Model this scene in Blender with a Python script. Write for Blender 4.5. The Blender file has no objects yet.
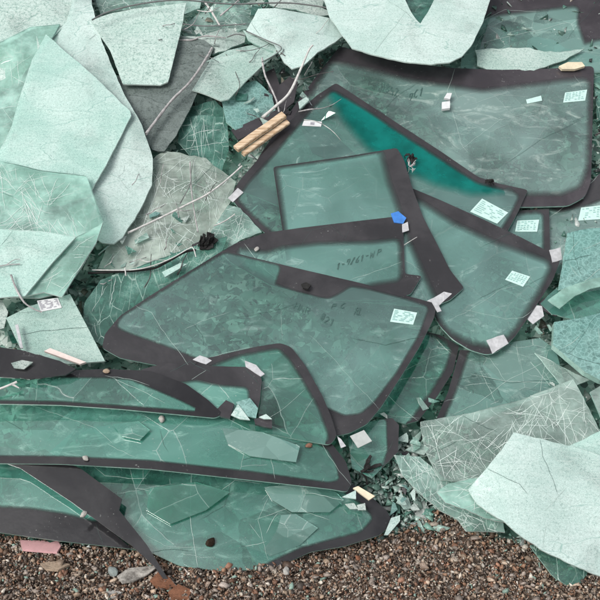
import bpy, bmesh, math, random
import numpy as np
from mathutils import Vector, Matrix, noise
from mathutils.geometry import delaunay_2d_cdt

random.seed(7)
rng = np.random.default_rng(11)
scene = bpy.context.scene
COL = scene.collection

# ------------------------------------------------------------------ camera
PITCH = math.radians(22.0)
TAN = math.tan(math.radians(17.0))
EYE = Vector((0, -2.66, 1.9))
FWD = Vector((0, math.cos(PITCH), -math.sin(PITCH)))
RGT = Vector((1, 0, 0))
UPV = Vector((0, math.sin(PITCH), math.cos(PITCH)))
cam_d = bpy.data.cameras.new('camera')
cam = bpy.data.objects.new('camera', cam_d)
COL.objects.link(cam)
cam.location = EYE
cam.rotation_euler = (math.pi / 2 - PITCH, 0, 0)
cam_d.sensor_width = 36
cam_d.angle = math.radians(34.0)
cam_d.clip_start = 0.05
cam_d.clip_end = 2000
scene.camera = cam

# ------------------------------------------------------------------ site geometry
SLOPE = math.radians(38.0)                       # the face of the heap
N0 = Vector((0, -math.sin(SLOPE), math.cos(SLOPE)))

def ray(px, py):
    return (FWD + RGT * ((px - 300) / 300 * TAN) + UPV * ((300 - py) / 300 * TAN)).normalized()

def on_heap(px, py, lift=0.0):
    d = ray(px, py)
    return EYE + d * ((lift - N0.dot(EYE)) / N0.dot(d))

def on_ground(px, py, h=0.0):
    d = ray(px, py)
    return EYE + d * ((h - EYE.z) / d.z)

def to_px(p):
    q = p - EYE
    z = q.dot(FWD)
    return 300 + q.dot(RGT) / z / TAN * 300, 300 - q.dot(UPV) / z / TAN * 300

# ------------------------------------------------------------------ object helpers
def tag(o, label=None, cat=None, group=None, kind=None):
    if label: o['label'] = label
    if cat: o['category'] = cat
    if group: o['group'] = group
    if kind: o['kind'] = kind
    return o

def empty(name, loc):
    o = bpy.data.objects.new(name, None)
    o.empty_display_size = 0.1
    COL.objects.link(o)
    o.location = loc
    return o

def mesh_obj(name, verts, faces, mats, idx=None, loc=None, parent=None, smooth=True, attr=None):
    me = bpy.data.meshes.new(name)
    me.from_pydata([tuple(v) for v in verts], [], faces)
    for m in mats: me.materials.append(m)
    if idx is not None:
        me.polygons.foreach_set('material_index', idx)
    if smooth is True:
        me.polygons.foreach_set('use_smooth', [True] * len(faces))
    elif smooth:
        me.polygons.foreach_set('use_smooth', smooth)
    if attr:
        for k, vals in attr.items():
            a = me.attributes.new(k, 'FLOAT', 'POINT')
            a.data.foreach_set('value', vals)
    me.update()
    o = bpy.data.objects.new(name, me)
    COL.objects.link(o)
    if loc is not None: o.location = loc
    if parent is not None: o.parent = parent
    return o

# ------------------------------------------------------------------ materials
class NT:
    def __init__(self, name):
        self.m = bpy.data.materials.new(name)
        self.m.use_nodes = True
        self.t = self.m.node_tree
        self.t.nodes.clear()
        self.out = self.n('ShaderNodeOutputMaterial')
    def n(self, typ, **kw):
        x = self.t.nodes.new(typ)
        for k, v in kw.items():
            if k.startswith('i_'):
                key = k[2:]
                x.inputs[int(key) if key.isdigit() else key].default_value = v
            else:
                setattr(x, k, v)
        return x
    def l(self, a, b):
        self.t.links.new(a, b)
    def coords(self, scale=(1, 1, 1), rot=(0, 0, 0), vary=True):
        tc = self.n('ShaderNodeTexCoord')
        v = tc.outputs['Object']
        if vary:
            oi = self.n('ShaderNodeObjectInfo')
            mu = self.n('ShaderNodeVectorMath', operation='MULTIPLY_ADD')
            mu.inputs[0].default_value = (13.1, 7.7, 19.3)
            self.l(oi.outputs['Random'], mu.inputs[1])
            self.l(v, mu.inputs[2])
            v = mu.outputs[0]
        mp = self.n('ShaderNodeMapping')
        mp.inputs['Scale'].default_value = scale
        mp.inputs['Rotation'].default_value = rot
        self.l(v, mp.inputs['Vector'])
        return mp.outputs[0]
    def noise(self, vec, scale, detail=5, rough=0.6, dist=0.0):
        x = self.n('ShaderNodeTexNoise')
        x.inputs['Scale'].default_value = scale
        x.inputs['Detail'].default_value = detail
        x.inputs['Roughness'].default_value = rough
        x.inputs['Distortion'].default_value = dist
        self.l(vec, x.inputs['Vector'])
        return x
    def voro(self, vec, scale, feature='DISTANCE_TO_EDGE'):
        x = self.n('ShaderNodeTexVoronoi', feature=feature)
        x.inputs['Scale'].default_value = scale
        self.l(vec, x.inputs['Vector'])
        return x
    def ramp(self, fac, a, b, va=0.0, vb=1.0):
        x = self.n('ShaderNodeMapRange')
        x.interpolation_type = 'SMOOTHSTEP'
        x.inputs[1].default_value = a
        x.inputs[2].default_value = b
        x.inputs[3].default_value = va
        x.inputs[4].default_value = vb
        self.l(fac, x.inputs[0])
        return x.outputs[0]
    def math(self, op, a, b, clamp=False):
        x = self.n('ShaderNodeMath', operation=op, use_clamp=clamp)
        for i, v in enumerate((a, b)):
            if isinstance(v, (int, float)): x.inputs[i].default_value = v
            else: self.l(v, x.inputs[i])
        return x.outputs[0]
    def mixc(self, fac, a, b):
        x = self.n('ShaderNodeMix', data_type='RGBA')
        for s, v in ((0, fac), (6, a), (7, b)):
            if isinstance(v, tuple): x.inputs[s].default_value = v if len(v) == 4 else v + (1,)
            elif isinstance(v, (int, float)): x.inputs[s].default_value = v
            else: self.l(v, x.inputs[s])
        return x.outputs[2]
    def mixs(self, fac, a, b):
        x = self.n('ShaderNodeMixShader')
        if isinstance(fac, (int, float)): x.inputs[0].default_value = fac
        else: self.l(fac, x.inputs[0])
        self.l(a, x.inputs[1]); self.l(b, x.inputs[2])
        return x.outputs[0]
    def bump(self, h, strength, dist):
        x = self.n('ShaderNodeBump')
        x.inputs['Strength'].default_value = strength
        x.inputs['Distance'].default_value = dist
        self.l(h, x.inputs['Height'])
        return x.outputs[0]
    def warp(self, vec, scale, amount):
        nz = self.noise(vec, scale, 3)
        sub = self.n('ShaderNodeVectorMath', operation='SUBTRACT')
        sub.inputs[1].default_value = (.5, .5, .5)
        self.l(nz.outputs['Color'], sub.inputs[0])
        ma = self.n('ShaderNodeVectorMath', operation='MULTIPLY_ADD')
        ma.inputs[1].default_value = (amount,) * 3
        self.l(sub.outputs[0], ma.inputs[0]); self.l(vec, ma.inputs[2])
        return ma.outputs[0]
    def gloss(self, base, rough, normal=None, ior=1.5, gain=1.0):
        fr = self.n('ShaderNodeFresnel', i_IOR=ior)
        g = self.n('ShaderNodeBsdfGlossy', i_Roughness=rough)
        if normal is not None:
            self.l(normal, fr.inputs['Normal']); self.l(normal, g.inputs['Normal'])
        f = fr.outputs[0]
        if gain != 1.0: f = self.math('MULTIPLY', f, gain, True)
        return self.mixs(f, base, g.outputs[0])
    def done(self, sh):
        self.l(sh, self.out.inputs[0])
        return self.m

def pane_mat(name, body, pale, tint, d0, d1, crack_scale=9.0, crack=0.5, rough=0.05, facet=.25, smear=0.0):
    """Green tinted car glass: see-through, with thin dirt and painted sky haze mixed as dust, broken facets, grit and hairline cracks."""
    k = NT(name)
    v = k.coords()
    oi = k.n('ShaderNodeObjectInfo')
    own = k.math('MULTIPLY', k.math('SUBTRACT', oi.outputs['Random'], .5), .14)
    big = k.ramp(k.noise(v, 1.9, 3, .55, .6).outputs[0], .32, .68)
    vs = k.coords((1, 2.2, 2.2), (0.2, .5, .9))
    sn = k.noise(vs, 5.5, 6, .74, 1.6).outputs[0]
    streak = k.ramp(sn, .60 - .10 * smear, .80 - .05 * smear)
    w = k.warp(v, 4, .05)
    ce = k.voro(w, crack_scale)
    cell = k.voro(w, crack_scale, 'F1')
    cell2 = k.voro(k.coords((1, 1.8, 1.8), (.2, .1, 1.1)), crack_scale * .55, 'F1')
    sep = k.n('ShaderNodeSeparateColor'); k.l(cell.outputs['Color'], sep.inputs[0])
    sep2 = k.n('ShaderNodeSeparateColor'); k.l(cell2.outputs['Color'], sep2.inputs[0])
    fc = k.math('MULTIPLY', k.math('SUBTRACT', k.math('ADD', sep.outputs[0], sep2.outputs[0]), 1.0), facet)
    dust_veil = k.math('ADD', k.math('ADD', fc, own), d0)
    dust_veil = k.math('ADD', dust_veil, k.math('MULTIPLY', big, (d1 - d0) * .85))  # pale patches also paint in the uneven sky reflection
    dust_veil = k.math('ADD', dust_veil, k.math('MULTIPLY', streak, (d1 - d0) * .8))
    cl = k.ramp(ce.outputs['Distance'], .0, .009, 1, 0)
    cr = k.math('MULTIPLY', k.math('MULTIPLY', cl, k.ramp(sep2.outputs[1], .45, .55)), crack)
    spots = k.ramp(k.noise(v, 170, 2, .5).outputs[0], .69, .77)
    spots = k.math('MULTIPLY', spots, big)
    dust_veil = k.math('MAXIMUM', dust_veil, k.math('MULTIPLY', spots, .5))
    c = k.mixc(k.math('MULTIPLY', streak, .8), body, pale)
    c = k.mixc(k.math('MULTIPLY', sep2.outputs[2], facet * .9), c, pale)
    c = k.mixc(spots, c, (.46, .52, .49))
    c = k.mixc(cr, c, (.58, .70, .66))
    fac = k.math('MAXIMUM', dust_veil, cr, True)
    tr = k.n('ShaderNodeBsdfTransparent'); tr.inputs[0].default_value = tint + (1,)
    df = k.n('ShaderNodeBsdfDiffuse'); k.l(c, df.inputs[0])
    hgt = k.math('ADD', big, k.math('MULTIPLY', sep.outputs[1], facet * 2.5))
    nb = k.bump(hgt, .3, .005)
    s = k.mixs(fac, tr.outputs[0], df.outputs[0])
    return k.done(k.gloss(s, rough, nb, 1.52, 3.2))

def clear_mat(name, tint):
    k = NT(name)
    tr = k.n('ShaderNodeBsdfTransparent'); tr.inputs[0].default_value = tint + (1,)
    g = k.n('ShaderNodeBsdfGlossy', i_Roughness=.05)
    return k.done(k.mixs(.04, tr.outputs[0], g.outputs[0]))

def milky_mat(name, lo, mid, hi, cell=220, alpha0=.82, shine=.25, grain=.6):
    """Crazed safety glass: thousands of small crumbs still held in one sheet."""
    k = NT(name)
    v = k.coords()
    w = k.warp(v, 40, .014)
    e = k.voro(w, cell)
    line = k.ramp(e.outputs['Distance'], .0, .14, 1, 0)
    cellc = k.voro(w, cell, 'F1')
    big = k.ramp(k.noise(v, 4.5, 5, .62, .5).outputs[0], .32, .68)
    mid_n = k.ramp(k.noise(v, 34, 4, .72).outputs[0], .36, .66)
    vs = k.coords((1, 7, 7), (.3, .2, -.6))
    st = k.ramp(k.noise(vs, 7, 3, .7).outputs[0], .52, .74)
    sep = k.n('ShaderNodeSeparateColor'); k.l(cellc.outputs['Color'], sep.inputs[0])
    gr = k.ramp(k.noise(v, cell * .55, 4, .8).outputs[0], .44, .66)
    speck = k.math('MULTIPLY', gr, k.ramp(sep.outputs[0], .1, .9))
    c = k.mixc(big, mid, hi)
    c = k.mixc(k.math('MULTIPLY', gr, grain * .95), c, lo)
    c = k.mixc(k.math('MULTIPLY', st, .4), c, hi)
    c = k.mixc(k.math('MULTIPLY', line, .35), c, tuple(min(.8, x * 1.15) for x in hi))
    vf = k.coords((1, 3.2, 3.2), (.5, .1, .9))
    fe = k.voro(k.warp(vf, 4, .12), 3.0)
    fis = k.math('MULTIPLY', k.ramp(fe.outputs['Distance'], .0, .012, 1, 0), k.ramp(big, .3, .7))
    fold = k.ramp(fe.outputs['Distance'], 0, .16, 1, 0)
    c = k.mixc(k.math('MULTIPLY', fis, .75), c, lo)
    a = k.math('ADD', alpha0, k.math('MULTIPLY', line, .15))
    thin = k.ramp(k.noise(v, 3.1, 4, .6, .8).outputs[0], .50, .72)
    a = k.math('SUBTRACT', a, k.math('MULTIPLY', thin, .30))
    a = k.math('SUBTRACT', a, k.math('MULTIPLY', speck, .2), True)
    fl = k.ramp(k.voro(k.warp(k.coords((1, 5, 5), (.7, .3, 1.4)), 6, .1), 16).outputs['Distance'], 0, .05, 1, 0)
    c = k.mixc(k.math('MULTIPLY', k.math('MULTIPLY', fl, thin), .5), c, (.70, .79, .76))
    a = k.math('MAXIMUM', a, k.math('MULTIPLY', fl, thin), True)
    tr = k.n('ShaderNodeBsdfTransparent', i_0=(.72, .9, .84, 1))
    df = k.n('ShaderNodeBsdfDiffuse'); k.l(c, df.inputs[0])
    hgt = k.math('ADD', k.math('MULTIPLY', sep.outputs[1], .5), k.math('ADD', mid_n, k.math('MULTIPLY', fold, 5)))
    nb = k.bump(hgt, .16, .0018)
    k.l(nb, df.inputs['Normal'])
    s = k.mixs(a, tr.outputs[0], df.outputs[0])
    return k.done(k.gloss(s, .25, nb, 1.5, shine * 4))

def crazed_mat(name, body, tint, scale=22, alpha=.22, white=(.62, .73, .69), stretch=(1, 4, 4), rot=(0.3, 0, 0.8), dens=.5):
    """Laminated glass broken in long white cracks, still partly see-through."""
    k = NT(name)
    v = k.coords()
    va = k.coords(stretch, rot)
    vb = k.coords((4, 1, 3), (.4, .2, rot[2] + .5))
    l1 = k.ramp(k.voro(k.warp(va, 5, .05), scale * .4).outputs['Distance'], 0, .035, 1, 0)
    l2 = k.ramp(k.voro(k.warp(vb, 5, .05), scale * .6).outputs['Distance'], 0, .045, 1, 0)
    l3 = k.ramp(k.voro(k.warp(v, 30, .02), scale * 8).outputs['Distance'], 0, .14, 1, 0)
    fogn = k.noise(v, 7, 5, .66).outputs[0]
    m1 = k.ramp(k.noise(v, 5, 2).outputs[0], .40, .58)
    m3 = k.ramp(fogn, .50, .64)
    cr = k.math('MAXIMUM', k.math('MULTIPLY', l1, m1), k.math('MULTIPLY', l2, k.math('SUBTRACT', 1.0, m1)))
    cr = k.math('MAXIMUM', cr, k.math('MULTIPLY', k.math('MULTIPLY', l3, m3), .5))
    cr = k.math('MULTIPLY', cr, dens * 1.7, True)
    fog = k.ramp(fogn, .35, .72)
    a = k.math('ADD', alpha, k.math('MULTIPLY', fog, .38))
    a = k.math('MAXIMUM', a, k.math('MULTIPLY', cr, .95), True)
    c = k.mixc(cr, k.mixc(fog, body, tuple(min(1, x * 1.35) for x in body)), white)
    tr = k.n('ShaderNodeBsdfTransparent'); tr.inputs[0].default_value = tint + (1,)
    df = k.n('ShaderNodeBsdfDiffuse'); k.l(c, df.inputs[0])
    nb = k.bump(cr, .3, .002)
    s = k.mixs(a, tr.outputs[0], df.outputs[0])
    return k.done(k.gloss(s, .10, nb, 1.5, 1.5))

def frit_mat(name, base, dusty, speck=.5, rough=.16):
    k = NT(name)
    v = k.coords()
    n1 = k.ramp(k.noise(v, 5, 6, .65, .4).outputs[0], .35, .7)
    n2 = k.ramp(k.noise(v, 130, 2, .6).outputs[0], .66, .73)
    n3 = k.ramp(k.noise(v, 7, 4, .7).outputs[0], .52, .70)
    c = k.mixc(k.math('MULTIPLY', n1, .8), base, dusty)
    c = k.mixc(k.math('MULTIPLY', k.math('MULTIPLY', n2, n3), speck), c, (.5, .52, .5))
    nb = k.bump(k.noise(v, 12, 4).outputs[0], .3, .004)
    scr = k.ramp(k.noise(k.coords((1, 30, 30), (.3, .2, .8)), 4, 3, .7).outputs[0], .66, .74)
    c = k.mixc(k.math('MULTIPLY', k.math('MULTIPLY', scr, n3), .45), c, (.26, .27, .27))
    df = k.n('ShaderNodeBsdfDiffuse'); k.l(c, df.inputs[0])
    s = k.gloss(df.outputs[0], rough, nb, 1.5, 1.35)
    at = k.n('ShaderNodeAttribute', attribute_name='cover')
    tr = k.n('ShaderNodeBsdfTransparent')
    return k.done(k.mixs(at.outputs['Fac'], tr.outputs[0], s))

def plain(name, c, rough=.6, var=.25, scale=30, spec=.3, bump=0.0, c2=None, metallic=0):
    k = NT(name)
    v = k.coords()
    n = k.ramp(k.noise(v, scale, 5, .65).outputs[0], .3, .7)
    dark = c2 or tuple(x * (1 - var) for x in c)
    col = k.mixc(n, dark, c)
    p = k.n('ShaderNodeBsdfPrincipled')
    k.l(col, p.inputs['Base Color'])
    p.inputs['Roughness'].default_value = rough
    p.inputs['Specular IOR Level'].default_value = spec
    p.inputs['Metallic'].default_value = metallic
    if bump:
        k.l(k.bump(n, .6, bump), p.inputs['Normal'])
    return k.done(p.outputs[0])

def wood_mat(name, a, b):
    k = NT(name)
    v = k.coords((1, 1, 1))
    vs = k.coords((3, 40, 40), (0, 0, math.radians(32)))
    n = k.ramp(k.noise(vs, 3, 5, .6).outputs[0], .35, .65)
    col = k.mixc(n, a, b)
    p = k.n('ShaderNodeBsdfPrincipled', i_Roughness=.75)
    k.l(col, p.inputs['Base Color'])
    k.l(k.bump(n, .4, .002), p.inputs['Normal'])
    return k.done(p.outputs[0])

def attr_mat(name, rough=.5, spec=.4, clear=0.0, spread=.12):
    """Colour from a per-piece attribute (each stone or crumb has a colour of its own)."""
    k = NT(name)
    at = k.n('ShaderNodeAttribute', attribute_name='tone')
    v = k.coords(vary=False)
    n = k.noise(v, 140, 4, .7).outputs[0]
    f = k.ramp(n, .3, .7, 1 - spread, 1 + spread)
    mu = k.n('ShaderNodeVectorMath', operation='SCALE')
    k.l(at.outputs['Color'], mu.inputs[0]); k.l(f, mu.inputs['Scale'])
    p = k.n('ShaderNodeBsdfPrincipled', i_Roughness=rough)
    p.inputs['Specular IOR Level'].default_value = spec
    k.l(mu.outputs[0], p.inputs['Base Color'])
    s = p.outputs[0]
    if clear:
        tr = k.n('ShaderNodeBsdfTransparent', i_0=(.62, .85, .77, 1))
        s = k.mixs(clear, s, tr.outputs[0])
    return k.done(s)

TEAL = (.150, .315, .270)
M = {}
M['pane'] = pane_mat('tinted_glass', (.195, .400, .362), (.43, .57, .53), (.70, .91, .86), .24, .66, 4.5, .25, facet=.08, smear=.6)
M['pane_dusty'] = pane_mat('dusty_tinted_glass', (.245, .400, .372), (.50, .58, .53), (.72, .91, .86), .25, .74, 5, .3, facet=.13, smear=.9)
M['pane_green'] = pane_mat('wet_green_glass', (.085, .295, .238), (.30, .51, .44), (.42, .82, .70), .22, .62, 5, .5, .05, .24, 1.0)
M['pane_broken'] = pane_mat('cracked_glass', (.150, .320, .282), (.40, .53, .48), (.58, .86, .79), .26, .66, 8, .6, .06, .28, .8)
M['under'] = clear_mat('glass_underside', (.86, .95, .92))
M['edge'] = plain('glass_edge', (.36, .58, .51), .25, .3, 60, .5)
M['edge_pale'] = plain('pale_glass_edge', (.58, .70, .66), .4, .2, 60, .4)
M['edge_dark'] = plain('dark_glass_edge', (.05, .08, .075), .3, .3, 60, .5)
M['crack_glint'] = plain('white_crack_glint', (.48, .60, .56), .4, .3, 90)
M['crackwhite'] = plain('bright_crack', (.70, .80, .77), .35, .2, 90, .5)
M['crack_crease_dark'] = plain('dark_crack_crease', (.05, .10, .09), .4, .3, 90)
M['milky'] = milky_mat('crazed_pale_glass', (.18, .32, .28), (.33, .48, .43), (.49, .61, .57))
M['milky_mint'] = milky_mat('crazed_mint_glass', (.23, .42, .37), (.35, .56, .50), (.53, .69, .645), 260, .84, .22, .5)
M['milky_white'] = milky_mat('crazed_white_glass', (.27, .44, .40), (.43, .58, .54), (.56, .68, .65), 260, .86, .2, .5)
M['milky_grey'] = milky_mat('crazed_grey_glass', (.22, .31, .28), (.36, .47, .43), (.54, .61, .58), 180, .76, .25, .8)
M['milky_teal'] = milky_mat('crazed_teal_glass', (.09, .22, .20), (.16, .34, .315), (.28, .47, .44), 60, .70, .3, .4)
M['milky_dark'] = milky_mat('crazed_dark_glass', (.040, .055, .052), (.075, .098, .093), (.16, .195, .185), 90, .93, .3, .5)
M['crazed'] = crazed_mat('cracked_laminated_glass', (.30, .46, .41), (.70, .88, .82), 20, .30)
M['crazed_mint'] = crazed_mat('cracked_mint_glass', (.34, .56, .49), (.70, .90, .83), 9, .38, (.60, .76, .71), (1, 9, 9), (.3, 0, -.7), .26)
M['crazed_green'] = crazed_mat('cracked_green_glass', (.10, .24, .20), (.45, .76, .66), 13, .28, (.50, .68, .61), (5, 1, 1), (0, .1, .1), .45)
M['crazed_beige'] = crazed_mat('cracked_muddy_glass', (.46, .55, .49), (.74, .90, .83), 16, .34, (.60, .68, .64), (1, 6, 6), dens=.4)
M['crazed_white'] = crazed_mat('shattered_white_glass', (.32, .43, .39), (.66, .82, .76), 30, .35, (.56, .66, .62), (1, 9, 9), (.3, .4, .5), dens=.34)
M['frit'] = frit_mat('black_ceramic_border', (.028, .0275, .030), (.058, .056, .060), .6)
M['frit_dark'] = frit_mat('wet_black_border', (.016, .016, .018), (.036, .036, .038), .9, .12)
M['frit_purple'] = frit_mat('purplish_black_border', (.038, .034, .039), (.074, .068, .075), .8)
def shade_mat():
    k = NT('teal_sunshade_tint')
    v = k.coords()
    n = k.ramp(k.noise(v, 8, 5).outputs[0], .3, .7)
    c = k.mixc(n, (.0, .12, .105), (.004, .24, .21))
    df = k.n('ShaderNodeBsdfDiffuse'); k.l(c, df.inputs[0])
    tr = k.n('ShaderNodeBsdfTransparent', i_0=(.04, .70, .60, 1))
    s = k.gloss(k.mixs(.62, tr.outputs[0], df.outputs[0]), .05)
    at = k.n('ShaderNodeAttribute', attribute_name='cover')
    t2 = k.n('ShaderNodeBsdfTransparent')
    return k.done(k.mixs(at.outputs['Fac'], t2.outputs[0], s))
M['shade'] = shade_mat()
M['sticker'] = plain('mint_paper_label', (.52, .72, .68), .6, .12, 60)
M['sticker_white'] = plain('white_paper_label', (.64, .66, .67), .6, .12, 60)
M['print'] = plain('label_print', (.30, .52, .49), .6, .3, 200)
M['print_dark'] = plain('label_print_dark', (.36, .36, .40), .6, .3, 200)
M['tape_white'] = plain('white_tape', (.50, .51, .53), .45, .25, 80, .4, .001)
M['tape_blue'] = plain('blue_tape', (.06, .22, .62), .5, .2, 60)
M['marker'] = plain('paint_marker', (.06, .12, .11), .5, .3, 200)
M['twig'] = plain('weathered_twig', (.46, .45, .45), .85, .5, 60, .2, .002)
M['twig_pale'] = plain('peeled_twig', (.62, .62, .60), .8, .35, 60, .2, .001)
M['twig_dark'] = plain('dark_twig', (.13, .12, .12), .85, .5, 60, .2, .001)
M['cable'] = plain('grey_trim_wire', (.16, .17, .17), .5, .3, 60, .4)
M['wood'] = wood_mat('sawn_wood', (.40, .27, .16), (.68, .54, .39))
M['wood_pale'] = plain('pale_wood', (.70, .62, .46), .7, .2, 40)
M['foam_pink'] = plain('pink_foam', (.62, .36, .37), .8, .15, 40)
M['foam_white'] = plain('pinkish_white_strip', (.72, .62, .58), .7, .12, 40)
M['rubber'] = plain('black_rubber', (.022, .022, .022), .7, .4, 40, .25, .003)
M['frit_wet'] = None
M['stone_white'] = plain('white_stone', (.44, .43, .40), .7, .3, 60, .3, .003)
M['stone_tan'] = plain('tan_stone', (.40, .31, .23), .8, .35, 60, .2, .003)
M['stone_brown'] = plain('brown_stone', (.24, .13, .09), .8, .4, 60, .2, .003)
M['clod'] = plain('dark_soil', (.045, .032, .022), .9, .6, 60, .1, .006)
M['rust'] = plain('rusty_brick', (.26, .12, .07), .85, .4, 40, .2, .003)
M['shell'] = plain('white_flaked_paint', (.58, .55, .50), .6, .6, 25, .3, .003, (.10, .09, .08))


def frit_slab_mat(name='black_border_glass', a=(.032, .030, .033), c=(.064, .060, .066), s=.5):
    m = frit_mat(name, a, c, s)
    nt = m.node_tree
    out = next(n for n in nt.nodes if n.type == 'OUTPUT_MATERIAL')
    mix = out.inputs[0].links[0].from_node
    src = mix.inputs[2].links[0].from_socket
    nt.links.new(src, out.inputs[0])
    for n in (mix,): nt.nodes.remove(n)
    return m
M['frit_slab'] = frit_slab_mat()
M['frit_wet'] = frit_slab_mat('wet_black_glass', (.016, .016, .018), (.036, .036, .038), 1.2)
M['milky_fine'] = milky_mat('frosted_green_glass', (.22, .38, .33), (.30, .46, .41), (.46, .60, .55), 200, .78, .25, .4)
M['milky_grain'] = milky_mat('grainy_pale_glass', (.24, .40, .35), (.43, .58, .53), (.56, .68, .64), 170, .84, .25, .9)
M['tag_grey'] = plain('grey_tag', (.42, .45, .44), .6, .15, 60)
M['stone_white_flat'] = M['stone_white']; M['stone_tan_flat'] = M['stone_tan']
M['stone_grey'] = plain('grey_stone', (.25, .29, .28), .7, .35, 60, .2, .003)

# ------------------------------------------------------------------ pixel outline tools
def resample(poly, step, closed=True):
    out = []
    n = len(poly)
    for i in range(n if closed else n - 1):
        a, b = poly[i], poly[(i + 1) % n]
        m = max(1, int(math.hypot(b[0] - a[0], b[1] - a[1]) / step))
        for j in range(m):
            t = j / m
            out.append((a[0] + (b[0] - a[0]) * t, a[1] + (b[1] - a[1]) * t))
    if not closed: out.append(poly[-1])
    return out

def rounded(poly, r):
    out = []
    n = len(poly)
    for i in range(n):
        p, c, q = poly[i - 1], poly[i], poly[(i + 1) % n]
        l1 = math.hypot(p[0] - c[0], p[1] - c[1]); l2 = math.hypot(q[0] - c[0], q[1] - c[1])
        k1 = min(r, l1 * .45) / max(l1, 1e-6); k2 = min(r, l2 * .45) / max(l2, 1e-6)
        a = (c[0] + (p[0] - c[0]) * k1, c[1] + (p[1] - c[1]) * k1)
        b = (c[0] + (q[0] - c[0]) * k2, c[1] + (q[1] - c[1]) * k2)
        for t in (0, .33, .67, 1):
            out.append(tuple((1 - t) ** 2 * a[j] + 2 * t * (1 - t) * c[j] + t * t * b[j] for j in (0, 1)))
    return out

def jagged(poly, amp, seed):
    pts = resample(poly, 5)
    out = []
    for x, y in pts:
        out.append((x + amp * (noise.noise(Vector((x * .13, y * .13, seed))) + .6 * noise.noise(Vector((x * .41, y * .41, seed + 9)))),
                    y + amp * (noise.noise(Vector((x * .13, y * .13, seed + 31))) + .6 * noise.noise(Vector((x * .41, y * .41, seed + 47))))))
    return out

def inside(poly, x, y):
    c = False
    n = len(poly)
    j = n - 1
    for i in range(n):
        xi, yi = poly[i]; xj, yj = poly[j]
        if (yi > y) != (yj > y) and x < (xj - xi) * (y - yi) / (yj - yi) + xi:
            c = not c
        j = i
    return c

def seg_dist(poly, x, y, closed=True):
    best = 1e9
    n = len(poly)
    for i in range(n if closed else n - 1):
        ax, ay = poly[i]; bx, by = poly[(i + 1) % n]
        dx, dy = bx - ax, by - ay
        L = dx * dx + dy * dy
        t = 0 if L == 0 else max(0, min(1, ((x - ax) * dx + (y - ay) * dy) / L))
        d = (ax + dx * t - x) ** 2 + (ay + dy * t - y) ** 2
        if d < best: best = d
    return math.sqrt(best)

class Surf:
    """The surface a sheet of glass lies in: a plane over the heap (or the ground), gently bent."""
    def __init__(self, poly, L, bend=(0, 0), ripple=0, rfreq=2.0, seed=0, ground=None, fold=None):
        xs = [p[0] for p in poly]; ys = [p[1] for p in poly]
        cx, cy = (min(xs) + max(xs)) / 2, (min(ys) + max(ys)) / 2
        self.c = (cx, cy)
        if ground is not None:
            a, b, c = (on_ground(cx, cy, ground), on_ground(cx + 50, cy, ground), on_ground(cx, cy - 50, ground))
        else:
            l, gx, gy = L
            a = on_heap(cx, cy, l)
            b = on_heap(cx + 100, cy, l + gx)
            c = on_heap(cx, cy - 100, l - gy)
        self.p0 = a
        self.n = (b - a).cross(c - a).normalized()
        if self.n.dot(EYE - a) < 0: self.n = -self.n
        self.e1 = (RGT - self.n * RGT.dot(self.n)).normalized()
        self.e2 = self.n.cross(self.e1)
        self.bend, self.ripple, self.rf, self.seed, self.fold = bend, ripple, rfreq, seed, fold
    def h(self, u, v):
        r = self.bend[0] * u * u + self.bend[1] * v * v
        if self.ripple:
            r += self.ripple * noise.noise(Vector((u * self.rf, v * self.rf, self.seed)))
            r += self.ripple * .22 * noise.noise(Vector((u * self.rf * 1.6 + v * 4, v * self.rf * 3.4, self.seed + 5)))
        if self.fold:
            fx, fy, k = self.fold           # crease direction and sharpness
            d = u * fx + v * fy
            r -= k * math.sqrt(d * d + .0004)
        return r
    def at(self, px, py, up=0.0):
        d = ray(px, py)
        nd = self.n.dot(d)
        hh = 0.0
        for _ in range(7):
            s = (self.n.dot(self.p0 - EYE) + hh) / nd
            p = EYE + d * s
            q = p - self.p0
            hh = .3 * hh + .7 * self.h(q.dot(self.e1), q.dot(self.e2))
        return p + self.n * up

def triangulate(loops, free, outer):
    pts, edges = [], []
    for lp in loops:
        b = len(pts)
        pts += [Vector(p) for p in lp]
        edges += [(b + i, b + (i + 1) % len(lp)) for i in range(len(lp))]
    pts += [Vector(p) for p in free]
    vs, _e, fs, *_ = delaunay_2d_cdt(pts, edges, [], 0, 1e-4)
    good = []
    for f in fs:
        x = sum(vs[i][0] for i in f) / len(f); y = sum(vs[i][1] for i in f) / len(f)
        p, q, s = (vs[i] for i in f[:3])
        if abs((q[0] - p[0]) * (s[1] - p[1]) - (q[1] - p[1]) * (s[0] - p[0])) < .5: continue     # slivers along straight edges
        if inside(outer, x, y): good.append((list(f), x, y))
    return [(v[0], v[1]) for v in vs], good

def ribbon(S, pts, width, up, verts, faces):
    """a thin raised line along pixel points on surface S"""
    P = [S.at(x, y, up) for x, y in pts]
    b = len(verts)
    n = len(P)
    for i, p in enumerate(P):
        t = (P[min(i + 1, n - 1)] - P[max(i - 1, 0)])
        t = t.normalized() if t.length > 1e-9 else RGT
        s = S.n.cross(t) * (width / 2)
        if n > 3 and (i == 0 or i == n - 1): s *= .3
        verts += [p + s, p - s]
    for i in range(n - 1):
        faces.append((b + 2 * i, b + 2 * i + 1, b + 2 * i + 3, b + 2 * i + 2))

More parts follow.
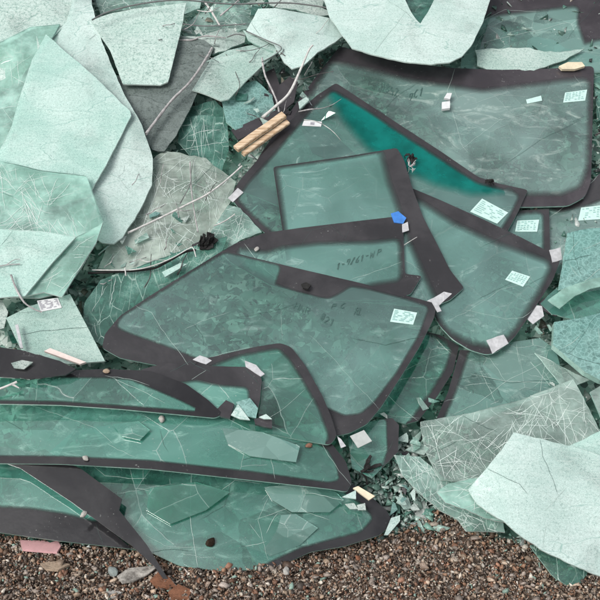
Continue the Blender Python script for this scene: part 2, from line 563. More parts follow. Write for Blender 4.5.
FONT = {
 'H': [[(0, 0), (0, 1)], [(.6, 0), (.6, 1)], [(0, .5), (.6, .5)]], 'N': [[(0, 0), (0, 1), (.6, 0), (.6, 1)]],
 'R': [[(0, 0), (0, 1), (.5, .95), (.55, .6), (0, .5)], [(.2, .5), (.6, 0)]], 'P': [[(0, 0), (0, 1), (.5, .95), (.55, .6), (0, .48)]],
 'C': [[(.6, .85), (.3, 1), (0, .6), (.05, .2), (.35, 0), (.6, .15)]], 'L': [[(0, 1), (0, 0), (.5, 0)]],
 '1': [[(.1, .75), (.3, 1), (.3, 0)]], '2': [[(0, .8), (.3, 1), (.55, .75), (0, 0), (.6, 0)]], '9': [[(.5, .6), (.1, .55), (.1, .95), (.5, .95), (.5, .6), (.35, 0)]],
 '6': [[(.5, 1), (.1, .5), (.1, .1), (.45, .02), (.5, .4), (.1, .45)]], '/': [[(0, 0), (.5, 1)]], '-': [[(.05, .5), (.5, .5)]],
 'W': [[(0, 1), (.15, 0), (.35, .7), (.55, 0), (.7, 1)]], 'S': [[(.55, .9), (.2, 1), (.05, .7), (.5, .4), (.45, .05), (0, .1)]], '#': [[(.15, 0), (.25, 1)], [(.4, 0), (.5, 1)], [(0, .35), (.6, .35)], [(.02, .68), (.62, .68)]],
 'U': [[(0, 1), (.05, .15), (.3, 0), (.5, .2), (.55, 1)]], ' ': [], '0': [[(.3, 0), (.02, .5), (.3, 1), (.55, .5), (.3, 0)]], '8': [[(.3, .5), (.05, .75), (.3, 1), (.52, .75), (.3, .5), (.0, .22), (.3, 0), (.58, .22), (.3, .5)]],
}

def lettering(S, text, org, right, up, width, seed=1):
    r = random.Random(seed)
    vs, fs = [], []
    x = 0.0
    for ch in text:
        dy = r.uniform(-.12, .12)
        for st in FONT[ch]:
            pts = [(org[0] + right[0] * (x + a) + up[0] * (b + dy), org[1] + right[1] * (x + a) + up[1] * (b + dy)) for a, b in st]
            ribbon(S, pts, width, .0022, vs, fs)
        x += .85 if ch != ' ' else .5
    return vs, fs

SHEETS = {}
SLANT = {'A4': 1.0, 'A6': 1.1, 'B7': 1.45}
def sheet(key, name, label, cat, outer, L, mat='pane', inner=None, frit='frit', fade=2.5, rnd=0, jag=0, thick=.0065,
          bend=(0, 0), ripple=0, rfreq=2.0, edge='edge', cracks=(), auto=0, dark_cracks_creases=(), stickers=(), tapes=(), writing=(),
          shade=None, ground=None, group=None, grid=11, fold=None, seed=None, under='under', part_name='glass_pane', solid=False):
    shatter = SHAT.get(key, 0)
    sd = seed if seed is not None else (sum(ord(c) * (i + 1) for i, c in enumerate(key)) % 997)
    r = random.Random(sd)
    if rnd: outer = rounded(outer, rnd)
    if jag: outer = jagged(outer, jag, sd)
    lp = resample(outer, 7)
    S = Surf(outer, L, bend, ripple, rfreq, sd * .37, ground, fold)
    SHEETS[key] = S
    loops = [lp]
    inn = None
    free = []
    if inner:
        fade *= 1.7
        inn = resample(rounded(inner, 3 if rnd == 0 else max(3, rnd * .8)), 6)
        loops.append(inn)
        area = sum(inn[i - 1][0] * inn[i][1] - inn[i][0] * inn[i - 1][1] for i in range(len(inn)))
        sg = 1 if area > 0 else -1
        for i in range(len(inn)):
            a, b = inn[i - 1], inn[(i + 1) % len(inn)]
            dx, dy = b[0] - a[0], b[1] - a[1]
            q = math.hypot(dx, dy) or 1
            p = (inn[i][0] + dy / q * fade * sg, inn[i][1] - dx / q * fade * sg)
            if inside(lp, *p) and not inside(inn, *p): free.append(p)
    xs = [p[0] for p in lp]; ys = [p[1] for p in lp]
    if bend != (0, 0) or ripple or fold:
        y = min(ys)
        while y < max(ys):
            x = min(xs)
            while x < max(xs):
                p = (x + r.uniform(-2, 2), y + r.uniform(-2, 2))
                if inside(lp, *p) and seg_dist(lp, *p) > 4 and (inn is None or seg_dist(inn, *p) > fade + 2): free.append(p)
                x += grid
            y += grid
    vs2, tris = triangulate(loops, free, lp)
    top = [S.at(x, y) for x, y in vs2]
    nv = len(top)
    verts = top + [p - S.n * thick for p in top]
    faces, idx, sm = [], [], []
    count = {}
    for f, cx, cy in tris:
        a, b, c = (top[i] for i in f[:3])
        if (b - a).cross(c - a).dot(S.n) < 0: f.reverse()
        faces.append(tuple(f)); idx.append(0); sm.append(not solid or bend != (0, 0))
        faces.append(tuple(i + nv for i in reversed(f))); idx.append(1); sm.append(True)
        for i in range(len(f)):
            e = (f[i], f[(i + 1) % len(f)])
            k = (min(e), max(e))
            count[k] = None if k in count else e
    for e in count.values():
        if e:
            q = len(verts)
            verts += [verts[e[1]], verts[e[0]], verts[e[0] + nv], verts[e[1] + nv]]
            faces.append((q, q + 1, q + 2, q + 3)); idx.append(2); sm.append(False)
    # cracks, a painted edge glint and crease shade, part of the pane itself
    lines = [(c, 3) for c in cracks] + [(c, 4) for c in dark_cracks_creases]
    for _ in range(auto):
        i = r.randrange(len(lp))
        x, y = lp[i]
        tx, ty = r.choice(lp)
        a = math.atan2(ty - y, tx - x)
        pts = [(x, y)]
        for _s in range(r.randint(5, 22)):
            a += r.uniform(-.07, .07) if r.random() < .9 else r.uniform(-.6, .6)
            x += 6 * math.cos(a); y += 6 * math.sin(a)
            if not inside(lp, x, y): break
            pts.append((x, y))
        if len(pts) > 2: lines.append((pts, 3 if r.random() < .6 else 4))
    if shatter:
        hubs = []
        while len(hubs) < 3 + shatter // 30:
            p = (r.uniform(min(xs), max(xs)), r.uniform(min(ys), max(ys)))
            if inside(lp, *p): hubs.append(p)
        for _ in range(shatter):
            hx, hy = r.choice(hubs)
            a = r.uniform(0, 6.283) if key not in SLANT or r.random() < .25 else r.gauss(SLANT[key], .22) + r.choice((0, math.pi))
            d0 = r.uniform(0, 30) if r.random() < .45 else r.uniform(0, 110)
            if r.random() < .35:
                x, y = hx + d0 * math.cos(a), hy + d0 * math.sin(a); a += r.uniform(1.2, 1.9)
            else:
                x, y = hx + d0 * math.cos(a), hy + d0 * math.sin(a); a += r.uniform(-.3, .3)
            pts = []
            for _s in range(r.randint(3, 9)):
                if not inside(lp, x, y): break
                pts.append((x, y))
                x += 4.5 * math.cos(a); y += 4.5 * math.sin(a); a += r.uniform(-.12, .12)
            if len(pts) > 2: lines.append((pts, 3))
    for pts, mi in lines:
        rs = resample(pts, 6, False)
        rs = [(x + r.uniform(-.5, .5), y + r.uniform(-.5, .5)) for x, y in rs]
        b = len(faces)
        ribbon(S, rs, r.uniform(.0005, .0011) if inner else r.uniform(.0005, .0013), .0016, verts, faces)
        idx += [mi] * (len(faces) - b); sm += [False] * (len(faces) - b)
    loc = S.p0.copy()
    loc_v = [v - loc for v in verts]
    mats = [M[mat], M[mat] if solid else M[under], M[mat] if solid else M[edge], M['crackwhite' if mat.startswith('crazed') else 'crack_glint'], M['crack_crease_dark']]
    has_parts = bool(inner or stickers or tapes or writing or shade)
    if not has_parts:
        o = mesh_obj(name, loc_v, faces, mats, idx, loc, None, sm)
        return tag(o, label, cat, group)
    root = tag(empty(name, loc), label, cat, group)
    mesh_obj(part_name, loc_v, faces, mats, idx, None, root, sm)
    if inn:
        used, fv, ff, at = {}, [], [], []
        for f, cx, cy in tris:
            if inside(inn, cx, cy): continue
            g = []
            for i in f:
                if i not in used:
                    used[i] = len(fv)
                    fv.append(top[i] + S.n * .0009 - loc)
                    x, y = vs2[i]
                    di, do = seg_dist(inn, x, y), seg_dist(lp, x, y)
                    at.append(min(1.0, di / min(fade, .55 * (di + do) + .01)))
                g.append(used[i])
            ff.append(tuple(g))
        if ff:
            mesh_obj('black_border', fv, ff, [M[frit]], None, None, root, True, {'cover': at})
    if shade:
        sh = resample(rounded(shade, 4), 6)
        fr = []
        y = min(p[1] for p in sh)
        while y < max(p[1] for p in sh):
            x = min(p[0] for p in sh)
            while x < max(p[0] for p in sh):
                if inside(sh, x, y) and seg_dist(sh, x, y) > 2: fr.append((x + r.uniform(-1, 1), y + r.uniform(-1, 1)))
                x += 6
            y += 6
        v2, tr = triangulate([sh], fr, sh)
        mesh_obj('sunshade_band', [S.at(x, y, .0005) - loc for x, y in v2], [tuple(t[0]) if (S.at(*v2[t[0][1]]) - S.at(*v2[t[0][0]])).cross(S.at(*v2[t[0][2]]) - S.at(*v2[t[0][0]])).dot(S.n) > 0 else tuple(reversed(t[0])) for t in tr], [M['shade']], None, None, root, True,
                 {'cover': [min(1.0, seg_dist(shade[len(shade) // 2:], x, y, False) / 11) for x, y in v2]})
    for q in stickers:
        quad, mt, pm, style = q
        sv, sf, si = [], [], []
        for up in (.0026, .0012):
            for p in quad: sv.append(S.at(p[0], p[1], up) - loc)
        sf = [(0, 1, 2, 3), (7, 6, 5, 4)] + [(i, i + 4, (i + 1) % 4 + 4, (i + 1) % 4) for i in range(4)]
        si = [0] * 6
        def bl(s, t):
            a, b, c, d = quad
            return tuple((a[j] * (1 - s) + b[j] * s) * (1 - t) + (d[j] * (1 - s) + c[j] * s) * t for j in (0, 1))
        rv, rf = [], []
        if style == 'grid':
            rows, cols = 5, 6
            for a in range(rows):
                for c in range(cols):
                    if r.random() < .15: continue
                    t0 = .1 + .8 * a / rows
                    s0, s1 = .06 + .88 * c / cols, .06 + .88 * (c + r.uniform(.45, .85)) / cols
                    ribbon(S, [bl(s0, t0 + .05), bl(s1, t0 + .05)], .005, .0031, rv, rf)
        elif style == 'form':
            for a in range(7):
                t0 = .12 + .8 * a / 7
                s = .06
                while s < .9:
                    e = min(.94, s + r.uniform(.08, .3))
                    ribbon(S, [bl(s, t0), bl(e, t0)], .0042, .0031, rv, rf)
                    s = e + r.uniform(.06, .3)
        elif style == 'dot':
            ribbon(S, [bl(.4, .5), bl(.62, .5)], .014, .0031, rv, rf)
        b = len(sv)
        sv += [p - loc for p in rv]
        sf += [tuple(i + b for i in f) for f in rf]
        si += [1] * len(rf)
        mesh_obj('paper_label', sv, sf, [M[mt], M[pm]], si, None, root, False)
    for poly, mt in tapes:
        lp2 = jagged(poly, .8, r.random() * 50)
        v2, tr = triangulate([lp2], [], lp2)
        n2 = len(v2)
        tv = [S.at(x, y, .004 + .004 * noise.noise(Vector((x * .2, y * .2, 3)))) - loc for x, y in v2]
        tv += [S.at(x, y, .0012) - loc for x, y in v2]
        tf = [tuple(t[0]) for t in tr] + [tuple(i + n2 for i in reversed(t[0])) for t in tr]
        nb = len(lp2)
        tf += [(i, (i + 1) % nb, (i + 1) % nb + n2, i + n2) for i in range(nb)]
        mesh_obj('tape', tv, tf, [M[mt]], None, None, root, False)
    for text, org, right, up in writing:
        wv, wf = lettering(S, text, org, right, up, .0042, sd)
        mesh_obj('handwriting', [p - loc for p in wv], wf, [M['marker']], None, None, root, False)
    return root

def slab(key, name, label, cat, outer, L, mat, thick=.01, **kw):
    return sheet(key, name, label, cat, outer, L, mat, thick=thick, solid=True, **kw)

def catmull(P, k=6):
    out = []
    n = len(P)
    for i in range(n - 1):
        p0, p1, p2, p3 = P[max(i - 1, 0)], P[i], P[i + 1], P[min(i + 2, n - 1)]
        for j in range(k):
            t = j / k
            out.append(.5 * ((2 * p1) + (p2 - p0) * t + (2 * p0 - 5 * p1 + 4 * p2 - p3) * t * t + (3 * p1 - p0 - 3 * p2 + p3) * t ** 3))
    out.append(P[-1])
    return out

def rod(name, label, cat, pts, r0, r1, mat, group=None, knots=.25, sides=8, forks=()):
    """a twig, stick or wire through (pixel x, pixel y, lift) points; forks leave it part of the way up"""
    verts, faces = [], []
    def tube(P, ra, rb):
        P = catmull(P)
        n = len(P)
        base = len(verts)
        ref = N0
        for i, p in enumerate(P):
            t = (P[min(i + 1, n - 1)] - P[max(i - 1, 0)]).normalized()
            a = t.cross(ref)
            a = a.normalized() if a.length > 1e-5 else RGT
            b = t.cross(a)
            rr = .8 * (ra + (rb - ra) * i / (n - 1))
            rr *= 1 + knots * noise.noise(p * 22)
            for s in range(sides):
                w = 2 * math.pi * s / sides
                verts.append(p + (a * math.cos(w) + b * math.sin(w)) * rr * (1 + .5 * knots * noise.noise(p * 40 + Vector((s, 0, 0)))))
        for i in range(n - 1):
            for s in range(sides):
                s2 = (s + 1) % sides
                faces.append((base + i * sides + s, base + i * sides + s2, base + (i + 1) * sides + s2, base + (i + 1) * sides + s))
        faces.append(tuple(base + s for s in range(sides)))
        faces.append(tuple(base + (n - 1) * sides + s for s in reversed(range(sides))))
    Q = [on_heap(*p) if len(p) == 3 else on_ground(p[0], p[1], p[2]) for p in pts]
    tube(Q, r0, r1)
    for f in forks:
        tube([on_heap(*p) for p in f], r1 * 1.2, r1 * .5)
    loc = Q[len(Q) // 2]
    o = mesh_obj(name, [v - loc for v in verts], faces, [M[mat]], None, loc)
    return tag(o, label, cat, group)

def stone(name, label, cat, p, size, mat, seed, squash=.6, group=None):
    bm = bmesh.new()
    bmesh.ops.create_icosphere(bm, subdivisions=3, radius=1)
    for v in bm.verts:
        c = v.co
        f = 1 + .35 * noise.noise(c * 1.1 + Vector((seed, 0, 0))) + .15 * noise.noise(c * 2.8 + Vector((0, seed, 0)))
        v.co = Vector((c.x * f * size, c.y * f * size * .75, c.z * f * size * squash))
    bmesh.ops.rotate(bm, verts=bm.verts, matrix=Matrix.Rotation(seed * 1.7, 3, 'Z'))
    bmesh.ops.rotate(bm, verts=bm.verts, matrix=Matrix.Rotation(SLOPE * .7, 3, 'X'))
    me = bpy.data.meshes.new(name)
    bm.to_mesh(me); bm.free()
    me.polygons.foreach_set('use_smooth', [True] * len(me.polygons))
    me.materials.append(M[mat])
    o = bpy.data.objects.new(name, me)
    COL.objects.link(o)
    o.location = p
    return tag(o, label, cat, group)

# ------------------------------------------------------------------ ground, gravel, heap
GRAVEL_EDGE = [(-120, 520), (0, 535), (60, 545), (125, 549), (160, 545), (200, 548), (235, 560), (285, 556), (310, 549), (340, 544), (385, 535),
               (415, 524), (440, 510), (455, 514), (470, 528), (500, 538), (540, 548), (600, 560), (720, 570)]
def edge_y(x):
    for (x0, y0), (x1, y1) in zip(GRAVEL_EDGE, GRAVEL_EDGE[1:]):
        if x <= x1: return y0 + (y1 - y0) * (x - x0) / (x1 - x0)
    return GRAVEL_EDGE[-1][1]

def gravel_z(x, y):
    s = .78 * y + .012
    z = .5 * (s + math.sqrt(s * s + .0016))
    return min(z, .32) + .012 * noise.noise(Vector((x * 4, y * 4, 2))) + .006 * noise.noise(Vector((x * 13, y * 13, 5)))

def ground_material():
    k = NT('gritty_ground')
    v = k.coords(vary=False)
    f = k.voro(v, 70, 'F1')
    sep = k.n('ShaderNodeSeparateColor'); k.l(f.outputs['Color'], sep.inputs[0])
    c = k.mixc(sep.outputs[0], (.055, .035, .025), (.20, .15, .115))
    c = k.mixc(k.ramp(sep.outputs[1], .8, .95), c, (.38, .34, .30))
    p = k.n('ShaderNodeBsdfPrincipled', i_Roughness=.9)
    k.l(c, p.inputs['Base Color'])
    k.l(k.bump(f.outputs['Distance'], .8, .01), p.inputs['Normal'])
    return k.done(p.outputs[0])

gv, gf = [], []
NX, NY = 200, 90
for j in range(NY + 1):
    for i in range(NX + 1):
        x, y = -1.9 + 3.8 * i / NX, -.9 + 1.3 * j / NY
        z = gravel_z(x, y)
        q = to_px(Vector((x, y, z)))
        gv.append((x, y, z - .012 - (.14 if q[1] < edge_y(q[0]) - 3 else 0)))
for j in range(NY):
    for i in range(NX):
        a = j * (NX + 1) + i
        gf.append((a, a + 1, a + NX + 2, a + NX + 1))
b = len(gv)
rim = [(-400, -400), (400, -400), (400, 400), (-400, 400)]
gv += [(x, y, -.045) for x, y in rim]
gf.append((b, b + 1, b + 2, b + 3))
tag(mesh_obj('ground', gv, gf, [ground_material()]), kind='structure')

def packed_mesh(name, V, F, tones, nper, mat, smooth):
    """V (k,n,3) vertices, F (m,3) faces of one piece, tones (k,3): one mesh with a colour per piece"""
    k, n, _ = V.shape
    me = bpy.data.meshes.new(name)
    me.vertices.add(k * n)
    me.vertices.foreach_set('co', V.reshape(-1).astype(np.float32))
    fl = (F[None] + (np.arange(k) * n)[:, None, None]).reshape(-1)
    nf = k * len(F)
    me.loops.add(nf * nper)
    me.polygons.add(nf)
    me.loops.foreach_set('vertex_index', fl.astype(np.int32))
    me.polygons.foreach_set('loop_start', (np.arange(nf) * nper).astype(np.int32))
    me.polygons.foreach_set('loop_total', np.full(nf, nper, np.int32))
    me.update(calc_edges=True)
    if smooth: me.polygons.foreach_set('use_smooth', np.ones(nf, bool))
    a = me.attributes.new('tone', 'FLOAT_COLOR', 'POINT')
    cc = np.concatenate([np.repeat(tones, n, 0), np.ones((k * n, 1))], 1)
    a.data.foreach_set('color', cc.reshape(-1).astype(np.float32))
    me.materials.append(mat)
    o = bpy.data.objects.new(name, me)
    COL.objects.link(o)
    return o

def rot_mats(k, r):
    q = r.normal(size=(k, 4)); q /= np.linalg.norm(q, axis=1)[:, None]
    w, x, y, z = q.T
    return np.stack([np.stack([1 - 2 * (y * y + z * z), 2 * (x * y - z * w), 2 * (x * z + y * w)], -1),
                     np.stack([2 * (x * y + z * w), 1 - 2 * (x * x + z * z), 2 * (y * z - x * w)], -1),
                     np.stack([2 * (x * z - y * w), 2 * (y * z + x * w), 1 - 2 * (x * x + y * y)], -1)], 1)

bm = bmesh.new(); bmesh.ops.create_icosphere(bm, subdivisions=1, radius=1)
ICO_V = np.array([v.co[:] for v in bm.verts]); ICO_F = np.array([[v.index for v in f.verts] for f in bm.faces]); bm.free()
_p = (1 + 5 ** .5) / 2
CH_V = np.array([(-1, _p, 0), (1, _p, 0), (-1, -_p, 0), (1, -_p, 0), (0, -1, _p), (0, 1, _p), (0, -1, -_p), (0, 1, -_p), (_p, 0, -1), (_p, 0, 1), (-_p, 0, -1), (-_p, 0, 1)]) / 1.9
CH_F = np.array([(0, 11, 5), (0, 5, 1), (0, 1, 7), (0, 7, 10), (0, 10, 11), (1, 5, 9), (5, 11, 4), (11, 10, 2), (10, 7, 6), (7, 1, 8), (3, 9, 4), (3, 4, 2), (3, 2, 6), (3, 6, 8), (3, 8, 9), (4, 9, 5), (2, 4, 11), (6, 2, 10), (8, 6, 7), (9, 8, 1)])

def pebbles(k, sizes, pos, tones, r):
    n = len(CH_V)
    V = np.repeat(CH_V[None], k, 0) * (1 + r.normal(0, .28, (k, n, 1)))
    ax = np.stack([r.uniform(.8, 1.45, k), r.uniform(.55, 1.0, k), r.uniform(.3, .75, k)], 1)
    V = V * ax[:, None, :]
    V = np.einsum('kij,knj->kni', rot_mats(k, r), V) * sizes[:, None, None]
    return V + pos[:, None, :]

PALETTE = np.array([(.17, .09, .058), (.24, .14, .09), (.10, .065, .045), (.30, .225, .165), (.38, .30, .23), (.24, .20, .17), (.19, .145, .115),
                    (.40, .35, .29), (.50, .46, .40), (.085, .06, .045), (.28, .15, .10), (.30, .26, .23), (.06, .048, .04), (.22, .32, .27)])
WT = np.array([.09, .11, .12, .12, .09, .12, .11, .06, .035, .10, .02, .08, .10, .03]); WT /= WT.sum()
pos, siz, ton = [], [], []
random.seed(3)
def scatter_gravel(n, lo, hi, up):
    k = 0
    while k < n:
        x, y = random.uniform(-1.5, 1.5), random.uniform(-.48, .24)
        z = gravel_z(x, y)
        px, py = to_px(Vector((x, y, z)))
        wob = 5 * noise.noise(Vector((px * .07, 1, 1))) + 5 * noise.noise(Vector((px * .21, 4, 1)))
        if py < edge_y(px) + wob - 1: continue
        s = lo + (hi - lo) * random.random() ** 2.2
        pos.append((x, y, z + up * random.random() + s * .25)); siz.append(s)
        ton.append(PALETTE[rng.choice(len(PALETTE), p=WT)] * random.choice((.7, .85, 1.0, 1.1, 1.25)) * random.uniform(.85, 1.15))
        k += 1
scatter_gravel(38000, .0020, .0058, .006)
scatter_gravel(6500, .0045, .0105, .008)
scatter_gravel(260, .010, .018, .004)
V = pebbles(len(pos), np.array(siz), np.array(pos), None, rng)
o = packed_mesh('gravel', V, CH_F, np.array(ton), 3, attr_mat('wet_mixed_gravel', .55, .35, 0, .3), False)
tag(o, 'brown and grey wet gravel at the foot of the glass heap', 'gravel', kind='stuff')

# the body of the heap: a packed slope of crushed glass
def heap_material():
    k = NT('crushed_glass_mass')
    v = k.coords(vary=False)
    w = k.warp(v, 9, .05)
    f = k.voro(w, 34, 'F1'); f2 = k.voro(w, 11, 'F1')
    s1 = k.n('ShaderNodeSeparateColor'); k.l(f.outputs['Color'], s1.inputs[0])
    s2 = k.n('ShaderNodeSeparateColor'); k.l(f2.outputs['Color'], s2.inputs[0])
    c = k.mixc(s2.outputs[0], (.055, .13, .105), (.20, .33, .28))
    c = k.mixc(k.ramp(s1.outputs[0], .55, .95), c, (.42, .52, .47))
    c = k.mixc(k.ramp(s1.outputs[1], .8, .95), c, (.03, .06, .05))
    c = k.mixc(k.math('MULTIPLY', k.ramp(k.noise(v, 6, 4).outputs[0], .6, .75), .35), c, (.30, .29, .23))
    p = k.n('ShaderNodeBsdfPrincipled', i_Roughness=.3)
    k.l(c, p.inputs['Base Color'])
    k.l(k.bump(k.math('ADD', s1.outputs[2], s2.outputs[2]), .8, .015), p.inputs['Normal'])
    return k.done(p.outputs[0])
M['heap'] = heap_material()
hv, hf = [], []
A, B = 150, 120
for j in range(B + 1):
    for i in range(A + 1):
        x = -3.2 + 6.4 * i / A
        s = -.25 + 4.3 * j / B
        d = -.055 + .045 * noise.noise(Vector((x * 3, s * 3, 0))) + .03 * noise.noise(Vector((x * 9, s * 9, 3))) + .012 * noise.noise(Vector((x * 24, s * 24, 7)))
        y, z = s * math.cos(SLOPE), s * math.sin(SLOPE)
        if s > 3.1:
            t = s - 3.1
            y = 3.1 * math.cos(SLOPE) + t * 1.0
            z = 3.1 * math.sin(SLOPE) + t * .3 - t * t * 2.4
        p = Vector((x, y, z)) + N0 * d
        hv.append(p)
for j in range(B):
    for i in range(A):
        a = j * (A + 1) + i
        hf.append((a, a + 1, a + A + 2, a + A + 1))
tag(mesh_obj('heap_of_crushed_glass', hv, hf, [M['heap']], smooth=False),
    'packed slope of crushed green glass under all the sheets', 'glass heap', kind='stuff')

# loose crumbs and splinters covering the slope
k = 21000
nv = 5
ang = np.sort(rng.uniform(0, 2 * np.pi, (k, nv)), 1)
rad = rng.uniform(.45, 1.0, (k, nv))
flat = np.stack([np.cos(ang) * rad, np.sin(ang) * rad * rng.uniform(.35, 1, (k, 1)), np.zeros((k, nv))], -1)
sz = .007 + .034 * rng.random(k) ** 3
flat *= sz[:, None, None]
th = np.array([0, 0, .0022])
Vl = np.concatenate([flat + th, flat - th], 1)
tilt = rng.normal(0, .5, k); az = rng.uniform(0, 2 * np.pi, k); az2 = rng.uniform(0, 2 * np.pi, k)
def rz(a):
    c, s, o_, l_ = np.cos(a), np.sin(a), np.zeros_like(a), np.ones_like(a)
    return np.stack([np.stack([c, -s, o_], -1), np.stack([s, c, o_], -1), np.stack([o_, o_, l_], -1)], 1)
def rx(a):
    c, s, o_, l_ = np.cos(a), np.sin(a), np.zeros_like(a), np.ones_like(a)
    return np.stack([np.stack([l_, o_, o_], -1), np.stack([o_, c, -s], -1), np.stack([o_, s, c], -1)], 1)
R = rx(np.full(k, SLOPE)) @ rz(az) @ rx(tilt) @ rz(az2)
Vl = np.einsum('kij,knj->kni', R, Vl)
P = []
extra = 1500
while len(P) < k:
    x, s = random.uniform(-1.75, 1.75), random.uniform(-.12, 2.75)
    p = Vector((x, s * math.cos(SLOPE), s * math.sin(SLOPE))) + N0 * random.uniform(-.045, .022)
    if p.z < gravel_z(p.x, p.y) and p.y < .1: p.z = gravel_z(p.x, p.y) + .003
    q = to_px(p)
    if s < .35 and q[1] > edge_y(q[0]) + 4 and random.random() < .97: continue
    P.append(p[:])
while extra:
    extra -= 1
    p = on_heap(random.uniform(345, 445), random.uniform(440, 530), random.uniform(-.02, .03))
    P[extra] = p[:]
Vl += np.array(P)[:, None, :]
F = [(0, 1, 2), (0, 2, 3), (0, 3, 4), (7, 6, 5), (8, 7, 5), (9, 8, 5)]
for i in range(5):
    j = (i + 1) % 5
    F += [(i, i + 5, j), (j, i + 5, j + 5)]
GP = np.array([(.20, .36, .30), (.34, .48, .43), (.50, .60, .56), (.10, .22, .18), (.05, .13, .10), (.62, .68, .66), (.035, .035, .038), (.30, .27, .22)])
GW = np.array([.22, .2, .14, .16, .1, .07, .07, .04]); GW /= GW.sum()
GW2 = np.array([.2, .3, .25, .05, .02, .16, .01, .01])
tones = GP[np.concatenate([rng.choice(len(GP), 1500, p=GW2 / GW2.sum()), rng.choice(len(GP), k - 1500, p=GW)])] * rng.choice([.45, .7, .9, 1.1], (k, 1))  # tones darkened to put the shade of the gaps into the crumbs
o = packed_mesh('glass_crumbs', Vl, np.array(F), tones, 3, attr_mat('glass_splinter', .15, .5, .25, .15), False)
tag(o, 'loose splinters of broken green glass lying all over the heap', 'glass splinters', kind='stuff')
SHAT = {}
# ================================================================== THE SHEETS, back to front
WS = 'windshields tipped on the heap'
PS = 'crazed safety glass sheets'
W = 'windshield'
MINT = ('sticker', 'print')

# ---- right edge and top right
sheet('H1', 'windshield', 'windshield at the right edge, half under a crumpled teal sheet', W,
      [(530, 208), (560, 200), (592, 180), (630, 150), (640, 260), (600, 275), (560, 275), (535, 262)], (.015, 0, 0), 'pane_dusty',
      [(525, 205), (560, 214), (592, 206), (640, 186), (660, 280), (560, 300), (520, 270)], group=WS, auto=2,
      stickers=[([(581, 208), (606, 205), (606, 219), (578, 221)], 'sticker', 'print', 'grid')])
sheet('H2', 'windshield', 'narrow corner of a windshield with a mint label, showing between two dark frames', W,
      [(480, 215), (512, 211), (549, 209), (550, 252), (520, 262), (480, 250)], (.035, 0, 0), 'pane',
      [(470, 226), (514, 217), (541, 215), (541, 270), (470, 270)], group=WS,
      stickers=[([(517, 221), (539, 220), (537, 232), (515, 232)], 'sticker', 'print', 'grid')])
sheet('B8', 'windshield', 'cracked windshield with wide purplish border along the top edge of the photo', W,
      [(478, -25), (640, -25), (640, 60), (600, 72), (540, 78), (460, 76), (462, 50)], (.02, .0, .0), 'pane_broken',
      [(440, 28), (490, 19), (540, 13), (576, 9), (575, 24), (583, 47), (600, 42), (630, 56), (600, 100), (440, 100)], 'frit_purple', group=WS, auto=4, fade=3,
      cracks=[[(478, 44), (510, 36), (545, 29), (570, 22)], [(480, 22), (505, 10), (540, 12)]], bend=(-.05, -.1))
slab('B8w', 'glass_sheet', 'long pale green splinter of glass above the top right windshield frame', 'glass sheet',
     [(476, 50), (520, 47), (560, 52), (585, 49), (560, 62), (535, 70), (490, 71), (478, 66)], (.035, 0, 0), 'milky', .006, jag=1.5)
slab('B8s', 'wood_chip', 'bleached wooden chip lying above the top right windshield corner', 'wood chip',
     [(559, 66), (568, 62), (582, 62), (585, 66), (575, 69), (562, 69)], (.05, 0, 0), 'wood_pale', .012)
sheet('R9', 'glass_sheet', 'cracked teal glass strip at the right edge above the label corner', 'glass sheet',
      [(590, 45), (640, 35), (640, 110), (598, 120), (594, 90)], (.0, 0, 0), 'crazed_green', jag=1.2)

# ---- the windshields under and around the middle
sheet('K1', 'windshield', 'greenish windshield end with a slanting dark edge, right of the front middle windshield', W,
      [(395, 325), (440, 335), (459, 346), (453, 372), (436, 398), (418, 421), (406, 424), (370, 415), (355, 380)], (.05, 0, 0), 'pane_green',
      [(380, 310), (436, 340), (449, 350), (443, 368), (428, 392), (410, 417), (395, 440), (340, 440), (340, 380)], group=WS, auto=3, cracks=[[(402, 372), (430, 358), (450, 352)]])
SHAT['F3'] = 22
sheet('F3', 'windshield', 'long cracked windshield below the right middle one, with a dark slanting left edge', W,
      [(460, 350), (485, 352), (512, 342), (540, 338), (556, 350), (565, 385), (520, 405), (470, 425), (445, 424), (436, 420), (448, 392)], (.062, 0, 0), 'pane_broken',
      [(471, 352), (485, 345), (512, 330), (560, 330), (580, 385), (520, 430), (440, 440), (446, 420), (458, 392)], group=WS, auto=3,
      cracks=[[(452, 415), (480, 402), (505, 382), (545, 362)], [(470, 374), (505, 381), (555, 384)], [(505, 381), (488, 355)]], dark_cracks_creases=[[(455, 380), (478, 376), (510, 383), (552, 380)]])
SHAT['C1'] = 4
sheet('C1', 'windshield', 'largest windshield, upper right, with thin dark border and two white bits at its centre', W,
      [(340, 46), (368, 55), (400, 62), (450, 68), (500, 70), (545, 69), (594, 66), (593, 100), (592, 140), (591, 182), (585, 197), (568, 206), (525, 207), (480, 205), (400, 205), (300, 215), (240, 190), (262, 152), (300, 98)],
      (0.055, .0, .012), 'pane_dusty',
      [(333, 66), (375, 75), (412, 85), (450, 90), (482, 95), (520, 90), (570, 84), (586, 83), (585, 130), (583, 168), (577, 184), (560, 190), (528, 190), (500, 183), (400, 190), (300, 195), (262, 182), (276, 155), (306, 110)],
      'frit_purple', fade=4.5, rnd=5, bend=(-0.033, -0.055), group=WS, auto=2,
      dark_cracks_creases=[[(382, 112), (398, 95), (420, 82)], [(505, 165), (540, 140), (585, 118)], [(572, 122), (588, 116)]],
      cracks=[[(470, 105), (500, 95), (530, 97)], [(460, 150), (500, 120), (540, 110)]],
      stickers=[([(565, 93), (587, 90), (585, 101), (563, 103)], 'sticker', 'print', 'grid'), ([(526, 100), (541, 96), (542, 101), (527, 104)], 'sticker', 'print', 'plain')],
      writing=[('SU8S2', (376, 90), (5.4, 1.6), (1.0, -8)), ('9C1', (408, 101), (6, -2), (2, -8))])
